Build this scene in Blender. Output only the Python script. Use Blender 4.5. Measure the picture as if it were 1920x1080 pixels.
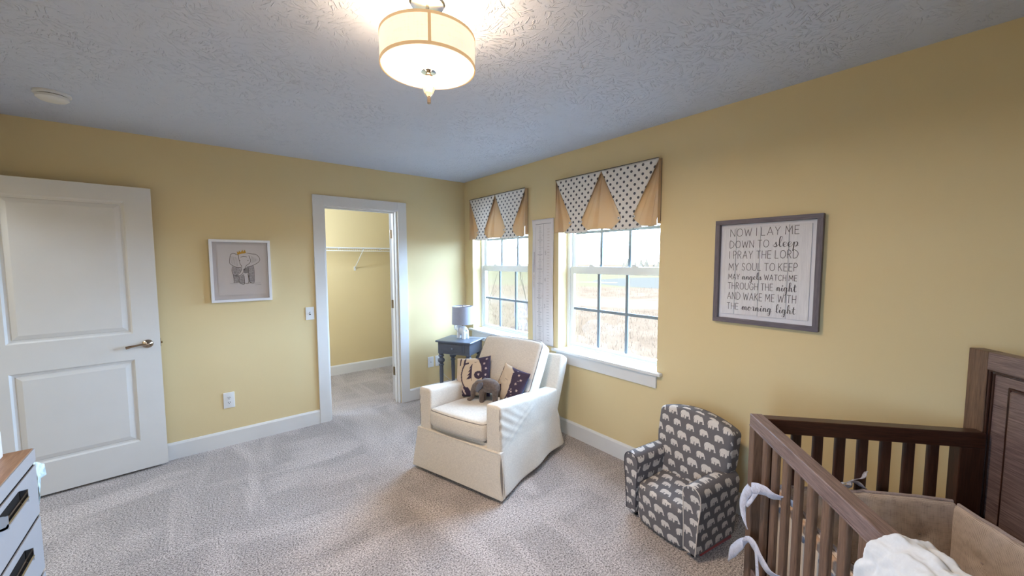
import bpy, bmesh, math, random
import numpy as np
from mathutils import Vector, Matrix, noise as mn
random.seed(5)
SC = bpy.context.scene
for o in list(bpy.data.objects): bpy.data.objects.remove(o)
COL = SC.collection

# ------------------------------------------------------------------ camera
cd = bpy.data.cameras.new('camera'); cam = bpy.data.objects.new('camera', cd); COL.objects.link(cam)
cd.sensor_width = 36; cd.lens = 718.4 * 36 / 1920; cd.clip_start = .02; cd.clip_end = 900
yaw, pitch, roll = math.radians(39.312), math.radians(4.003), math.radians(-.152)
f_ = Vector((math.sin(yaw)*math.cos(pitch), math.cos(yaw)*math.cos(pitch), -math.sin(pitch)))
r_ = f_.cross(Vector((0, 0, 1))).normalized(); u_ = r_.cross(f_)
r2 = math.cos(roll)*r_ + math.sin(roll)*u_; u2 = -math.sin(roll)*r_ + math.cos(roll)*u_
M4 = Matrix((r2, u2, -f_)).transposed().to_4x4(); M4.translation = Vector((-2.461, -3.887, 1.523))
cam.matrix_world = M4
SC.camera = cam

# ------------------------------------------------------------------ world, lights, exposure
W = bpy.data.worlds.new('World'); SC.world = W; W.use_nodes = True
bg = W.node_tree.nodes['Background']
bg.inputs[0].default_value = (.485, .70, 1.0, 1); bg.inputs[1].default_value = 28.0
SC.view_settings.view_transform = 'Standard'; SC.view_settings.look = 'None'
SC.view_settings.gamma = 1; SC.view_settings.use_curve_mapping = False
SC.view_settings.exposure = .56
def light(name, kind, loc, energy, color, size=.1, size_y=None, rot=(0, 0, 0)):
    l = bpy.data.lights.new(name, kind); l.energy = energy; l.color = color
    if kind == 'AREA':
        l.size = size
        if size_y: l.shape = 'RECTANGLE'; l.size_y = size_y
    elif kind in ('POINT', 'SPOT'): l.shadow_soft_size = size
    o = bpy.data.objects.new(name, l); o.location = loc; o.rotation_euler = rot; COL.objects.link(o)
    return o
for k, yc in enumerate((-.646, -2.006, )):
    o = light('window_portal', 'AREA', (.2, yc, 1.44), 1, (1, 1, 1), 1.4, .96, (0, math.radians(90), 0)); o.data.cycles.is_portal = True
o = light('window_portal', 'AREA', (-3.75, -3.85, 1.44), 1, (1, 1, 1), 1.4, .5, (0, math.radians(-90), 0)); o.data.cycles.is_portal = True  # portal of the added west fill window
light('closet_lamp', 'POINT', (-2.0, .45, 1.95), 42, (.62, .78, 1), .12)
light('hall_fill_light', 'AREA', (-4.3, -.55, 2.38), 14, (.8, .9, 1), .6)  # added unseen lamp, cool fill through the entry doorway
LAMP_E = 1.9

# ------------------------------------------------------------------ materials
def rgb(h):
    h = h.lstrip('#'); v = [int(h[i:i+2], 16)/255 for i in (0, 2, 4)]
    return tuple(c/12.92 if c < .04045 else ((c+.055)/1.055)**2.4 for c in v) + (1,)
class NT:
    def __init__(s, name):
        s.m = bpy.data.materials.new(name); s.m.use_nodes = True; s.t = s.m.node_tree
        s.b = s.t.nodes['Principled BSDF']; s.out = s.t.nodes['Material Output']
    def n(s, kind, **kw):
        nd = s.t.nodes.new(kind)
        for k, v in kw.items(): setattr(nd, k, v)
        return nd
    def put(s, sock, v):
        if hasattr(v, 'is_output'): s.t.links.new(v, sock)
        else: sock.default_value = v
    def math(s, op, a, b=0., c=0.):
        nd = s.n('ShaderNodeMath', operation=op)
        for i, v in enumerate((a, b, c)): s.put(nd.inputs[i], v)
        return nd.outputs[0]
    def coord(s, which='Object', scale=(1, 1, 1), rot=(0, 0, 0)):
        tc = s.n('ShaderNodeTexCoord'); mp = s.n('ShaderNodeMapping')
        s.t.links.new(tc.outputs[which], mp.inputs[0]); mp.inputs['Scale'].default_value = scale; mp.inputs['Rotation'].default_value = rot
        return mp.outputs[0]
    def noise(s, vec, scale, detail=2, rough=.5, dist=0):
        nd = s.n('ShaderNodeTexNoise'); s.t.links.new(vec, nd.inputs['Vector'])
        nd.inputs['Scale'].default_value = scale; nd.inputs['Detail'].default_value = detail
        nd.inputs['Roughness'].default_value = rough; nd.inputs['Distortion'].default_value = dist
        return nd.outputs[0]
    def ramp(s, fac, stops):
        nd = s.n('ShaderNodeValToRGB'); s.t.links.new(fac, nd.inputs[0]); e = nd.color_ramp.elements
        while len(e) < len(stops): e.new(.5)
        for el, (p, c) in zip(e, stops):
            el.position = p; el.color = c if isinstance(c, tuple) else (c, c, c, 1)
        return nd.outputs[0]
    def mix(s, fac, a, b, mode='MIX'):
        nd = s.n('ShaderNodeMix', data_type='RGBA', blend_type=mode)
        s.put(nd.inputs[0], fac); s.put(nd.inputs[6], a); s.put(nd.inputs[7], b)
        return nd.outputs[2]
    def bump(s, h, strength=.3, dist=.01):
        nd = s.n('ShaderNodeBump'); s.t.links.new(h, nd.inputs['Height']); nd.inputs['Strength'].default_value = strength
        nd.inputs['Distance'].default_value = dist; s.t.links.new(nd.outputs[0], s.b.inputs['Normal'])
    def fin(s, color=None, rough=.6, metal=0., spec=None, **kw):
        if color is not None: s.put(s.b.inputs['Base Color'], color)
        s.put(s.b.inputs['Roughness'], rough); s.b.inputs['Metallic'].default_value = metal
        if spec is not None: s.b.inputs['Specular IOR Level'].default_value = spec
        for k, v in kw.items(): s.put(s.b.inputs[k.replace('_', ' ')], v)
        return s.m
def plain(name, color, rough=.5, metal=0., vary=.06, vscale=6, spec=None, **kw):
    g = NT(name); v = g.noise(g.coord(), vscale, 3)
    c = color if isinstance(color, tuple) else rgb(color)
    lo = tuple(x*(1-vary) for x in c[:3])+(1,); hi = tuple(min(1, x*(1+vary)) for x in c[:3])+(1,)
    return g.fin(g.ramp(v, [(.3, lo), (.7, hi)]), rough, metal, spec, **kw)
def fabric(name, color, rough=.9, scale=350, vary=.1, bump=.25, weave=True, color2=None, **kw):
    g = NT(name); co = g.coord()
    c = color if isinstance(color, tuple) else rgb(color)
    v = g.noise(g.coord(scale=(1, 1, .35)), scale, 2); w = g.noise(g.coord(scale=(.3, .3, 1)), scale, 2)
    s_ = g.math('MULTIPLY', g.math('ADD', v, w), .5)
    lo = tuple(x*(1-vary) for x in c[:3])+(1,); hi = tuple(min(1, x*(1+vary)) for x in c[:3])+(1,)
    g.bump(s_, bump, .002)
    return g.fin(g.ramp(s_, [(.38, lo), (.62, hi)]), rough, 0, .2, Sheen_Weight=.25, **kw)
M = {}
def wallmat():
    g = NT('yellow_wall_paint'); co = g.coord()
    n1 = g.noise(co, 160, 3); g.bump(n1, .12, .002)
    n2 = g.noise(co, 1.2, 2)
    return g.fin(g.ramp(n2, [(.3, (.73, .595, .34, 1)), (.7, (.76, .62, .36, 1))]), .62, 0, .3)
M['wall'] = wallmat()
def ceilmat():
    g = NT('stomped_ceiling_texture')
    co = g.coord()
    def layer(off, cells, sc):
        mp = g.n('ShaderNodeMapping'); g.t.links.new(co, mp.inputs[0]); mp.inputs['Location'].default_value = (off, off*.7, 0)
        vo = g.n('ShaderNodeTexVoronoi'); g.t.links.new(mp.outputs[0], vo.inputs['Vector']); vo.inputs['Scale'].default_value = cells
        sp = g.n('ShaderNodeSeparateColor'); g.t.links.new(vo.outputs['Color'], sp.inputs[0])
        vr = g.n('ShaderNodeVectorRotate', rotation_type='Z_AXIS'); g.t.links.new(mp.outputs[0], vr.inputs['Vector']); g.t.links.new(g.math('MULTIPLY', sp.outputs[0], 6.283), vr.inputs['Angle'])
        m2 = g.n('ShaderNodeMapping'); g.t.links.new(vr.outputs[0], m2.inputs[0]); m2.inputs['Scale'].default_value = (.22, 1, 1)
        return g.ramp(g.noise(m2.outputs[0], sc, 1, .5, .3), [(.60, 0.), (.68, 1.)])
    ridges = g.math('MAXIMUM', layer(0, 13, 85), layer(3.3, 17, 95))
    patch = g.ramp(g.noise(co, 2.6, 2), [(.35, .25), (.62, 1.)])
    h = g.math('ADD', g.math('MULTIPLY', ridges, patch), g.math('MULTIPLY', g.noise(co, 140, 2), .15))
    g.bump(h, .8, .0055)
    return g.fin((.62, .67, .80, 1), .85, 0, .2)
M['ceiling'] = ceilmat()
def carpetmat():
    g = NT('speckled_carpet_pile'); co = g.coord()
    n1 = g.noise(co, 112, 2, .75); n2 = g.noise(co, 240, 1, .5)
    sp = g.math('ADD', g.math('MULTIPLY', n1, .65), g.math('MULTIPLY', n2, .35))
    col = g.ramp(sp, [(.38, (.07, .055, .05, 1)), (.455, (.36, .31, .30, 1)), (.54, (.62, .55, .53, 1)), (.64, (.86, .78, .76, 1))])
    # vacuum and foot tracks: long streaks pressed into the pile
    a = g.noise(g.coord(scale=(1, .28, 1), rot=(0, 0, math.radians(35))), 3.2, 2, .55, .8)
    b = g.noise(g.coord(scale=(.3, 1, 1), rot=(0, 0, math.radians(15))), 3.4, 2, .5, .6)
    tr = g.ramp(g.math('MAXIMUM', a, b), [(.48, .76), (.59, .95), (.70, 1.06)])
    col = g.mix(1., col, tr, 'MULTIPLY')
    g.bump(sp, .9, .012)
    return g.fin(col, .95, 0, .1, Sheen_Weight=.3)
M['carpet'] = carpetmat()
M['trim'] = plain('white_trim_paint', (.74, .74, .74, 1), .38, vary=.015)
M['door'] = plain('white_door_paint', (.70, .695, .69, 1), .35, vary=.015)
M['vinyl'] = plain('white_window_vinyl', (.80, .84, .86, 1), .35, vary=.015)
M['plate'] = plain('white_plastic', (.78, .79, .80, 1), .3, vary=.02)
M['dark'] = plain('dark_slot', (.02, .018, .018, 1), .9, spec=.05)
M['muntin'] = plain('grey_muntin_bar', (.20, .24, .27, 1), .4, vary=.03)
M['nickel'] = plain('polished_nickel', (.42, .33, .25, 1), .16, 1., vary=.03)
M['hinge'] = plain('dull_brass_hinge', (.38, .31, .22, 1), .4, .9)
M['chrome'] = plain('chrome', (.62, .64, .66, 1), .12, 1., vary=.02)
M['linen'] = fabric('oatmeal_linen_slipcover', (.66, .60, .53, 1), scale=260, vary=.09)
M['welt'] = fabric('dark_linen_piping_and_pleat_shade', (.22, .20, .19, 1), scale=260, vary=.08)
M['shadowlinen'] = M['linen']
def woodmat(name, c1, c2, axis=0, rough=.45, sc=1., bump=.15):
    g = NT(name); s = [34., 34., 34.]; s[axis] = 1.6
    co = g.coord(scale=tuple(s)); v = g.noise(co, 5*sc, 4, .65, .35)
    s2 = [110., 110., 110.]; s2[axis] = 5.; v2 = g.noise(g.coord(scale=tuple(s2)), 4*sc, 2)
    h = g.math('ADD', g.math('MULTIPLY', v, .6), g.math('MULTIPLY', v2, .4)); g.bump(h, bump, .003)
    return g.fin(g.ramp(h, [(.33, rgb(c1)), (.68, rgb(c2))]), rough, 0, .5)
M['cribx'] = woodmat('brushed_brown_wood_lengthwise', '#4f3b38', '#927c78', 0, .38)
M['cribz'] = woodmat('brushed_brown_wood_upright', '#4e382c', '#80634f', 2, .42)
M['cribdx'] = woodmat('shaded_brown_wood_lengthwise', '#29130c', '#4e2c1e', 0, .3)  # crib wood in its shaded tone, lengthwise grain
M['table'] = woodmat('slate_blue_painted_wood', '#4c525f', '#5c6270', 0, .35, bump=.04)
M['signframe'] = woodmat('weathered_grey_wood', '#56505a', '#7b737b', 2, .6)
M['signframeh'] = woodmat('weathered_grey_wood_lengthwise', '#56505a', '#7b737b', 1, .6)
M['plank'] = woodmat('whitewashed_plank', '#dcdce0', '#f2f2f4', 2, .6, bump=.05)
M['dressertop'] = woodmat('brown_wood_top', '#8a6248', '#b58c6a', 1, .4)
M['dresser'] = plain('pale_grey_lacquer', (.33, .33, .355, 1), .4, vary=.03)
M['gold'] = plain('gold_paint', (.70, .40, .03, 1), .6)
M['ink'] = plain('charcoal_ink', (.075, .07, .085, 1), .8, vary=.2)
M['pencil'] = plain('pencil_grey', (.33, .33, .37, 1), .8, vary=.2, vscale=60)
M['sketchwash'] = plain('pale_sketch_wash', (.50, .50, .55, 1), .8, vary=.35, vscale=90)
M['paper'] = plain('white_paper', (.86, .86, .90, 1), .7, vary=.01)
M['mat'] = plain('shadow_box_back', (.80, .80, .84, 1), .8, vary=.01)
M['white'] = plain('white_frame_paint', (.80, .81, .86, 1), .4, vary=.01)
M['canvas'] = plain('grey_white_canvas', (.78, .75, .78, 1), .85, vary=.03)
M['chartink'] = plain('faded_chart_ink', (.17, .15, .20, 1), .8)
M['charttan'] = plain('faded_tan_ink', (.40, .29, .26, 1), .8)
M['ceramic'] = plain('white_glazed_ceramic', (.75, .76, .78, 1), .16, vary=.02)
M['shade'] = fabric('grey_drum_shade', (.36, .37, .45, 1), scale=300, vary=.05, bump=.1)
M['cloth'] = plain('pale_aqua_patterned_cloth', (.62, .74, .75, 1), .9, vary=.3, vscale=45)
M['cord'] = plain('white_cord', (.72, .72, .72, 1), .4)
M['plush'] = fabric('grey_wool_knit', (.135, .105, .095, 1), scale=120, vary=.2, bump=.5)
M['plushear'] = fabric('blue_grey_felt', (.13, .13, .16, 1), scale=180, vary=.15)
M['red'] = fabric('red_cotton', (.30, .02, .015, 1))
M['quilt'] = fabric('white_quilted_cotton', (.62, .635, .67, 1), scale=200, vary=.03, bump=.15)
M['tie'] = fabric('grey_lilac_ticking', (.50, .50, .60, 1), scale=300, vary=.15)
M['piping'] = fabric('mauve_grey_piping', (.46, .39, .40, 1), scale=300, vary=.12)
M['bumpout'] = fabric('cream_bumper_cotton', (.66, .59, .53, 1), scale=250, vary=.05)
M['spot'] = fabric('blue_grey_spot', (.22, .25, .34, 1))
M['bumptan'] = fabric('tan_bumper_band', (.52, .36, .27, 1), scale=250, vary=.1)
def burlap():
    g = NT('woven_taupe_burlap'); tc = g.coord('UV')
    sep = g.n('ShaderNodeSeparateXYZ'); g.t.links.new(tc, sep.inputs[0])
    def thr(o): return g.math('ABSOLUTE', g.math('SUBTRACT', g.math('FRACT', g.math('MULTIPLY', o, 215.)), .5))
    a = g.math('MAXIMUM', thr(sep.outputs[0]), thr(sep.outputs[1]))
    nz = g.noise(tc, 40, 3); v = g.math('ADD', a, g.math('MULTIPLY', g.math('SUBTRACT', nz, .5), .25))
    g.bump(g.math('SUBTRACT', 1., v), .4, .002)
    return g.fin(g.ramp(v, [(.30, (.70, .61, .56, 1)), (.43, (.62, .53, .48, 1)), (.5, (.27, .215, .19, 1))]), .9, 0, .15)
M['burlap'] = burlap()
def stripes():
    g = NT('diagonal_striped_sheet'); co = g.coord(rot=(0, 0, math.radians(28)))
    w = g.n('ShaderNodeTexWave'); g.t.links.new(co, w.inputs[0]); w.inputs['Scale'].default_value = 16; w.inputs['Distortion'].default_value = 3; w.inputs['Detail Scale'].default_value = 3
    return g.fin(g.ramp(w.outputs[1], [(.35, (.13, .085, .065, 1)), (.6, (.46, .36, .29, 1))]), .9, 0, .15)
M['sheet'] = stripes()
def dots():
    g = NT('cream_cotton_with_grey_polka_dots'); tc = g.coord('Object')
    sep = g.n('ShaderNodeSeparateXYZ'); g.t.links.new(tc, sep.inputs[0])
    py_, pz_ = .060, .0315
    row = g.math('FLOOR', g.math('DIVIDE', sep.outputs[2], pz_))
    off = g.math('MULTIPLY', g.math('MODULO', g.math('ABSOLUTE', row), 2.), .5)
    fx = g.math('SUBTRACT', g.math('FRACT', g.math('ADD', g.math('DIVIDE', sep.outputs[1], py_), off)), .5)
    fz = g.math('SUBTRACT', g.math('FRACT', g.math('DIVIDE', sep.outputs[2], pz_)), .5)
    d = g.math('ADD', g.math('POWER', g.math('MULTIPLY', fx, py_), 2.), g.math('POWER', g.math('MULTIPLY', fz, pz_), 2.))
    m = g.math('LESS_THAN', d, .0098**2)
    return g.fin(g.mix(m, (.82, .79, .76, 1), (.10, .105, .13, 1)), .85, 0, .2)
M['dots'] = dots()
def pleat():
    g = NT('peach_lining_cotton'); co = g.coord(); v = g.noise(co, 5, 2)
    g.bump(g.noise(co, 300, 2), .1, .001)
    col = g.ramp(v, [(.3, (.72, .51, .30, 1)), (.7, (.70, .54, .38, 1))]); g.fin(col, .9, 0, .1)
    tr = g.n('ShaderNodeBsdfTranslucent'); g.t.links.new(col, tr.inputs[0]); mx = g.n('ShaderNodeMixShader'); mx.inputs[0].default_value = .22
    g.t.links.new(g.b.outputs[0], mx.inputs[1]); g.t.links.new(tr.outputs[0], mx.inputs[2]); g.t.links.new(mx.outputs[0], g.out.inputs[0])
    return g.m
M['pleat'] = pleat()
def elephants():
    g = NT('charcoal_fabric_printed_with_elephants'); tc = g.coord('UV')
    sep = g.n('ShaderNodeSeparateXYZ'); g.t.links.new(tc, sep.inputs[0])
    PX, PY = .086, .060
    row = g.math('FLOOR', g.math('DIVIDE', sep.outputs[1], PY))
    odd = g.math('MODULO', g.math('ABSOLUTE', row), 2.)
    u = g.math('ADD', g.math('DIVIDE', sep.outputs[0], PX), g.math('MULTIPLY', odd, .5))
    x = g.math('SUBTRACT', g.math('FRACT', u), .5); y = g.math('SUBTRACT', g.math('FRACT', g.math('DIVIDE', sep.outputs[1], PY)), .5)
    # metres; odd rows a little smaller
    k = g.math('ADD', g.math('MULTIPLY', odd, .20), .84)
    x = g.math('MULTIPLY', g.math('MULTIPLY', x, PX), k); y = g.math('MULTIPLY', g.math('MULTIPLY', y, PY), k)
    def ell(cx, cy, rx, ry, sh=0):
        xx = g.math('DIVIDE', g.math('SUBTRACT', g.math('SUBTRACT', x, cx), g.math('MULTIPLY', y, sh)), rx); yy = g.math('DIVIDE', g.math('SUBTRACT', y, cy), ry)
        return g.math('LESS_THAN', g.math('ADD', g.math('MULTIPLY', xx, xx), g.math('MULTIPLY', yy, yy)), 1.)
    parts = [ell(-.004, .006, .0175, .0115), ell(.014, .004, .0105, .0115), ell(-.015, -.010, .0048, .0105), ell(-.0065, -.011, .0038, .009),
             ell(.0055, -.010, .0046, .0105), ell(.0245, -.004, .0036, .0125, -.35), ell(.0285, -.014, .005, .003), ell(-.0215, .001, .0016, .009)]
    m = parts[0]
    for q in parts[1:]: m = g.math('MAXIMUM', m, q)
    nz = g.noise(g.coord('UV'), 500, 2)
    base = g.ramp(nz, [(.3, (.12, .112, .12, 1)), (.7, (.165, .155, .165, 1))])
    return g.fin(g.mix(m, base, (.62, .58, .55, 1)), .75, 0, .3)
M['eleph'] = elephants()
def vcol():
    g = NT('printed_woodland_cotton'); a = g.n('ShaderNodeAttribute', attribute_name='print'); g.bump(g.noise(g.coord(), 300, 2), .3, .001)
    return g.fin(a.outputs[0], .9, 0, .15)
M['print'] = vcol()
def glassmat(name='window_glass', refl=.06, tint=(.97, .99, .99, 1)):
    g = NT(name); t = g.n('ShaderNodeBsdfTransparent'); t.inputs[0].default_value = tint
    gl = g.n('ShaderNodeBsdfGlossy'); gl.inputs['Roughness'].default_value = .02
    fr = g.n('ShaderNodeFresnel'); fr.inputs[0].default_value = 1.45
    mx = g.n('ShaderNodeMixShader'); g.t.links.new(g.math('MULTIPLY', fr.outputs[0], refl/.04), mx.inputs[0])
    g.t.links.new(t.outputs[0], mx.inputs[1]); g.t.links.new(gl.outputs[0], mx.inputs[2]); g.t.links.new(mx.outputs[0], g.out.inputs[0])
    return g.m
M['glass'] = glassmat(refl=.018)
M['signglass'] = glassmat('picture_glass', .03, (.99, .99, 1, 1))
def crystal():
    g = NT('cut_glass_finial'); return g.fin((.92, .82, .66, 1), .03, 0, .5, Transmission_Weight=.9, IOR=1.45)
M['crystal'] = crystal()
def glow(name, color, strength, trans=0.):
    g = NT(name); co = g.coord(scale=(1, 1, 1)); v = g.noise(g.coord(scale=(1, 1, .15)), 160, 3, .7); w = g.noise(g.coord(scale=(.1, .1, 1)), 200, 2)
    s = g.math('MULTIPLY', g.math('ADD', v, w), .5)
    c = g.ramp(s, [(.38, tuple(x*.86 for x in color[:3])+(1,)), (.62, color)])
    g.fin(c, .8, 0, .2, Emission_Color=c, Emission_Strength=strength)
    return g.m
M['litshade'] = glow('lit_linen_shade', (1, .86, .68, 1), .60)
M['shadetape'] = plain('tan_shade_trim', (.62, .44, .26, 1), .7, Emission_Color=(.62, .40, .2, 1), Emission_Strength=.45)
M['diffuser'] = plain('opal_diffuser', (.9, .86, .8, 1), .5, Emission_Color=(1, .90, .76, 1), Emission_Strength=.7)
def groundmat(name, c1, c2, sc):
    g = NT(name); co = g.coord(); v = g.noise(co, sc, 4, .65)
    return g.fin(g.ramp(v, [(.35, c1), (.65, c2)]), 1., 0, 0.)
M['field'] = groundmat('dry_winter_grass', (.050, .030, .0185, 1), (.068, .042, .027, 1), .5)
M['lawn'] = groundmat('mown_green_lawn', (.050, .0375, .020, 1), (.055, .040, .022, 1), .3)
M['road'] = groundmat('pale_gravel_road', (.058, .038, .026, 1), (.063, .042, .029, 1), .6)
M['pond'] = plain('pond_water', (.041, .0325, .025, 1), 1., spec=0.)
M['straw'] = plain('straw_stalk', (.082, .052, .034, 1), 1., vary=.3, spec=0.)
M['twig'] = plain('bare_twig', (.045, .032, .024, 1), 1., vary=.2, spec=0.)
M['pine'] = plain('distant_pine', (.070, .052, .036, 1), 1., vary=.3, vscale=1, spec=0.)
M['siding'] = plain('outer_wall_siding', (.6, .58, .54, 1), .8)

# ------------------------------------------------------------------ mesh helpers
class MB:
    def __init__(s): s.v = []; s.f = []; s.uv = {}
    def add(s, vs, fs):
        k = len(s.v); s.v += [tuple(p) for p in vs]; s.f += [tuple(i+k for i in f) for f in fs]; return s
    def box(s, x0, x1, y0, y1, z0, z1):
        x0, x1 = sorted((x0, x1)); y0, y1 = sorted((y0, y1)); z0, z1 = sorted((z0, z1))
        return s.add([(x, y, z) for x in (x0, x1) for y in (y0, y1) for z in (z0, z1)],
                     [(0, 1, 3, 2), (4, 6, 7, 5), (0, 4, 5, 1), (2, 3, 7, 6), (0, 2, 6, 4), (1, 5, 7, 3)])
    def obox(s, a, b, wv, hv):
        a, b, wv, hv = map(Vector, (a, b, wv, hv))
        return s.add([a-wv-hv, a+wv-hv, a+wv+hv, a-wv+hv, b-wv-hv, b+wv-hv, b+wv+hv, b-wv+hv],
                     [(0, 3, 2, 1), (4, 5, 6, 7), (0, 1, 5, 4), (1, 2, 6, 5), (2, 3, 7, 6), (3, 0, 4, 7)])
    def tube(s, pts, r, n=8, closed=False):
        pts = [Vector(p) for p in pts]; m = len(pts); k = len(s.v); up = None
        for i, p in enumerate(pts):
            a = pts[i-1] if (i > 0 or closed) else p; b = pts[(i+1) % m] if (i < m-1 or closed) else p
            t = (b-a).normalized()
            if up is None: up = t.orthogonal().normalized()
            up = (up - t*up.dot(t)).normalized(); sd = t.cross(up)
            rr = r[i] if isinstance(r, (list, tuple)) else r
            for j in range(n):
                w = 2*math.pi*j/n; s.v.append(tuple(p + (up*math.cos(w)+sd*math.sin(w))*rr))
        for i in range(m if closed else m-1):
            for j in range(n):
                a = k+i*n+j; b = k+i*n+(j+1) % n; i2 = (i+1) % m
                s.f.append((a, b, k+i2*n+(j+1) % n, k+i2*n+j))
        if not closed:
            s.f.append(tuple(k+j for j in range(n))[::-1]); s.f.append(tuple(k+(m-1)*n+j for j in range(n)))
        return s
    def lathe(s, prof, c=(0, 0, 0), n=32, caps=True, axis='z'):
        k = len(s.v); m = len(prof)
        for r, h in prof:
            for j in range(n):
                w = 2*math.pi*j/n; a, b = r*math.cos(w), r*math.sin(w)
                q = (a, b, h) if axis == 'z' else ((h, a, b) if axis == 'x' else (a, h, b))
                s.v.append((c[0]+q[0], c[1]+q[1], c[2]+q[2]))
        for i in range(m-1):
            for j in range(n):
                s.f.append((k+i*n+j, k+i*n+(j+1) % n, k+(i+1)*n+(j+1) % n, k+(i+1)*n+j))
        if caps: s.f.append(tuple(k+j for j in range(n))[::-1]); s.f.append(tuple(k+(m-1)*n+j for j in range(n)))
        return s
    def grid(s, nu, nv, fn):
        k = len(s.v)
        for i in range(nu+1):
            for j in range(nv+1): s.v.append(tuple(fn(i/nu, j/nv)))
        for i in range(nu):
            for j in range(nv):
                a = k+i*(nv+1)+j; s.f.append((a, a+nv+1, a+nv+2, a+1))
        return s
    def prism(s, poly, fn, d0, d1):
        n = len(poly); k = len(s.v)
        for d in (d0, d1):
            for p in poly: s.v.append(tuple(fn(p[0], p[1], d)))
        s.f.append(tuple(range(k, k+n))[::-1]); s.f.append(tuple(range(k+n, k+2*n)))
        for i in range(n): s.f.append((k+i, k+(i+1) % n, k+n+(i+1) % n, k+n+i))
        return s
    def rbox(s, c, h, r, m=8, warp=None):
        """rounded box: centre c, half sizes h, corner radius r, m middle divisions; warp(x,y,z local)->xyz"""
        r = min(r, min(h)*.999)
        ax = []
        for q in h:
            e = [-q, -q+r*.12, -q+r*.35, -q+r*.65, -q+r]; mid = [(-q+r)+(2*q-2*r)*t/m for t in range(1, m)]
            ax.append(e+mid+[-x for x in e[::-1]])
        idx = {}; vs = []; fs = []
        def vert(p):
            key = tuple(round(x, 6) for x in p)
            if key in idx: return idx[key]
            inner = [max(-(h[i]-r), min(h[i]-r, p[i])) for i in range(3)]
            d = Vector([p[i]-inner[i] for i in range(3)])
            if d.length > 1e-9: d = d.normalized()*r
            q = [inner[i]+d[i] for i in range(3)]
            if warp: q = warp(*q)
            idx[key] = len(vs); vs.append((q[0]+c[0], q[1]+c[1], q[2]+c[2])); return idx[key]
        for a in range(3):
            b, d = (a+1) % 3, (a+2) % 3
            for sg in (-1, 1):
                for i in range(len(ax[b])-1):
                    for j in range(len(ax[d])-1):
                        qs = []
                        for (ii, jj) in ((i, j), (i+1, j), (i+1, j+1), (i, j+1)):
                            p = [0, 0, 0]; p[a] = sg*h[a]; p[b] = ax[b][ii]; p[d] = ax[d][jj]; qs.append(vert(p))
                        fs.append(tuple(qs) if sg > 0 else tuple(qs[::-1]))
        return s.add(vs, fs)
    def build(s, name, mat, parent=None, smooth=True, bevel=0, uvbox=False, uvfn=None, sharp=40, loc=None):
        me = bpy.data.meshes.new(name); me.from_pydata(s.v, [], s.f); me.update()
        me.materials.append(M[mat] if isinstance(mat, str) else mat)
        if smooth:
            me.polygons.foreach_set('use_smooth', [True]*len(me.polygons))
            if sharp: me.set_sharp_from_angle(angle=math.radians(sharp))
        o = bpy.data.objects.new(name, me); COL.objects.link(o)
        if parent is not None: o.parent = parent
        if loc: o.location = loc
        if uvbox or uvfn:
            uv = me.uv_layers.new(name='UVMap')
            for poly in me.polygons:
                nrm = poly.normal; a = max(range(3), key=lambda i: abs(nrm[i]))
                for li in poly.loop_indices:
                    p = me.vertices[me.loops[li].vertex_index].co
                    uv.data[li].uv = uvfn(p, a, nrm) if uvfn else ((p.y, p.z) if a == 0 else ((p.x, p.z) if a == 1 else (p.x, p.y)))
        if bevel:
            b = o.modifiers.new('bevel', 'BEVEL'); b.width = bevel; b.segments = 2; b.limit_method = 'ANGLE'; b.angle_limit = math.radians(50)
        return o
def struct(o, label=None):
    o['kind'] = 'structure'
    if label: o['label'] = label
    return o
def tag(o, label, cat, group=None, kind=None):
    o['label'] = label; o['category'] = cat
    if group: o['group'] = group
    if kind: o['kind'] = kind
    return o
def empty(name, loc=(0, 0, 0), rz=0., label=None, cat=None, group=None):
    o = bpy.data.objects.new(name, None); o.location = loc; o.rotation_euler = (0, 0, rz); o.empty_display_size = .1; COL.objects.link(o)
    if label: tag(o, label, cat, group)
    return o
def catmull(pts, n=6):
    P = [Vector(p) for p in pts]; P = [P[0]*2-P[1]]+P+[P[-1]*2-P[-2]]; out = []
    for i in range(1, len(P)-2):
        for k in range(n):
            t = k/n; a, b, c, d = P[i-1], P[i], P[i+1], P[i+2]
            out.append(.5*((2*b)+(c-a)*t+(2*a-5*b+4*c-d)*t*t+(3*b-a-3*c+d)*t**3))
    out.append(P[-2]); return out
def ribbon(mb, pts, w, fn, d=0.):
    """flat stroke through 2-D points, width w (number or list), mapped by fn(u,v,d)"""
    P = [Vector((p[0], p[1])) for p in pts]; n = len(P); k = len(mb.v)
    for i, p in enumerate(P):
        a = P[max(i-1, 0)]; b = P[min(i+1, n-1)]; t = b-a
        if t.length < 1e-9: t = Vector((1, 0))
        t.normalize(); nn = Vector((-t.y, t.x)); ww = (w[i] if isinstance(w, list) else w)/2
        if i == 0: p = p-t*ww*.8
        if i == n-1: p = p+t*ww*.8
        for sg in (-1, 1): mb.v.append(tuple(fn(p.x+nn.x*ww*sg, p.y+nn.y*ww*sg, d)))
    for i in range(n-1):
        a = k+2*i; mb.f.append((a, a+2, a+3, a+1))
def disc2(mb, cx, cy, r, fn, d=0., n=12, ry=None):
    k = len(mb.v); ry = ry or r
    for j in range(n): mb.v.append(tuple(fn(cx+r*math.cos(2*math.pi*j/n), cy+ry*math.sin(2*math.pi*j/n), d)))
    mb.f.append(tuple(range(k, k+n)))
def evalmesh(o):
    dg = bpy.context.evaluated_depsgraph_get(); dg.update(); me = bpy.data.meshes.new_from_object(o.evaluated_get(dg)); return me
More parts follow.
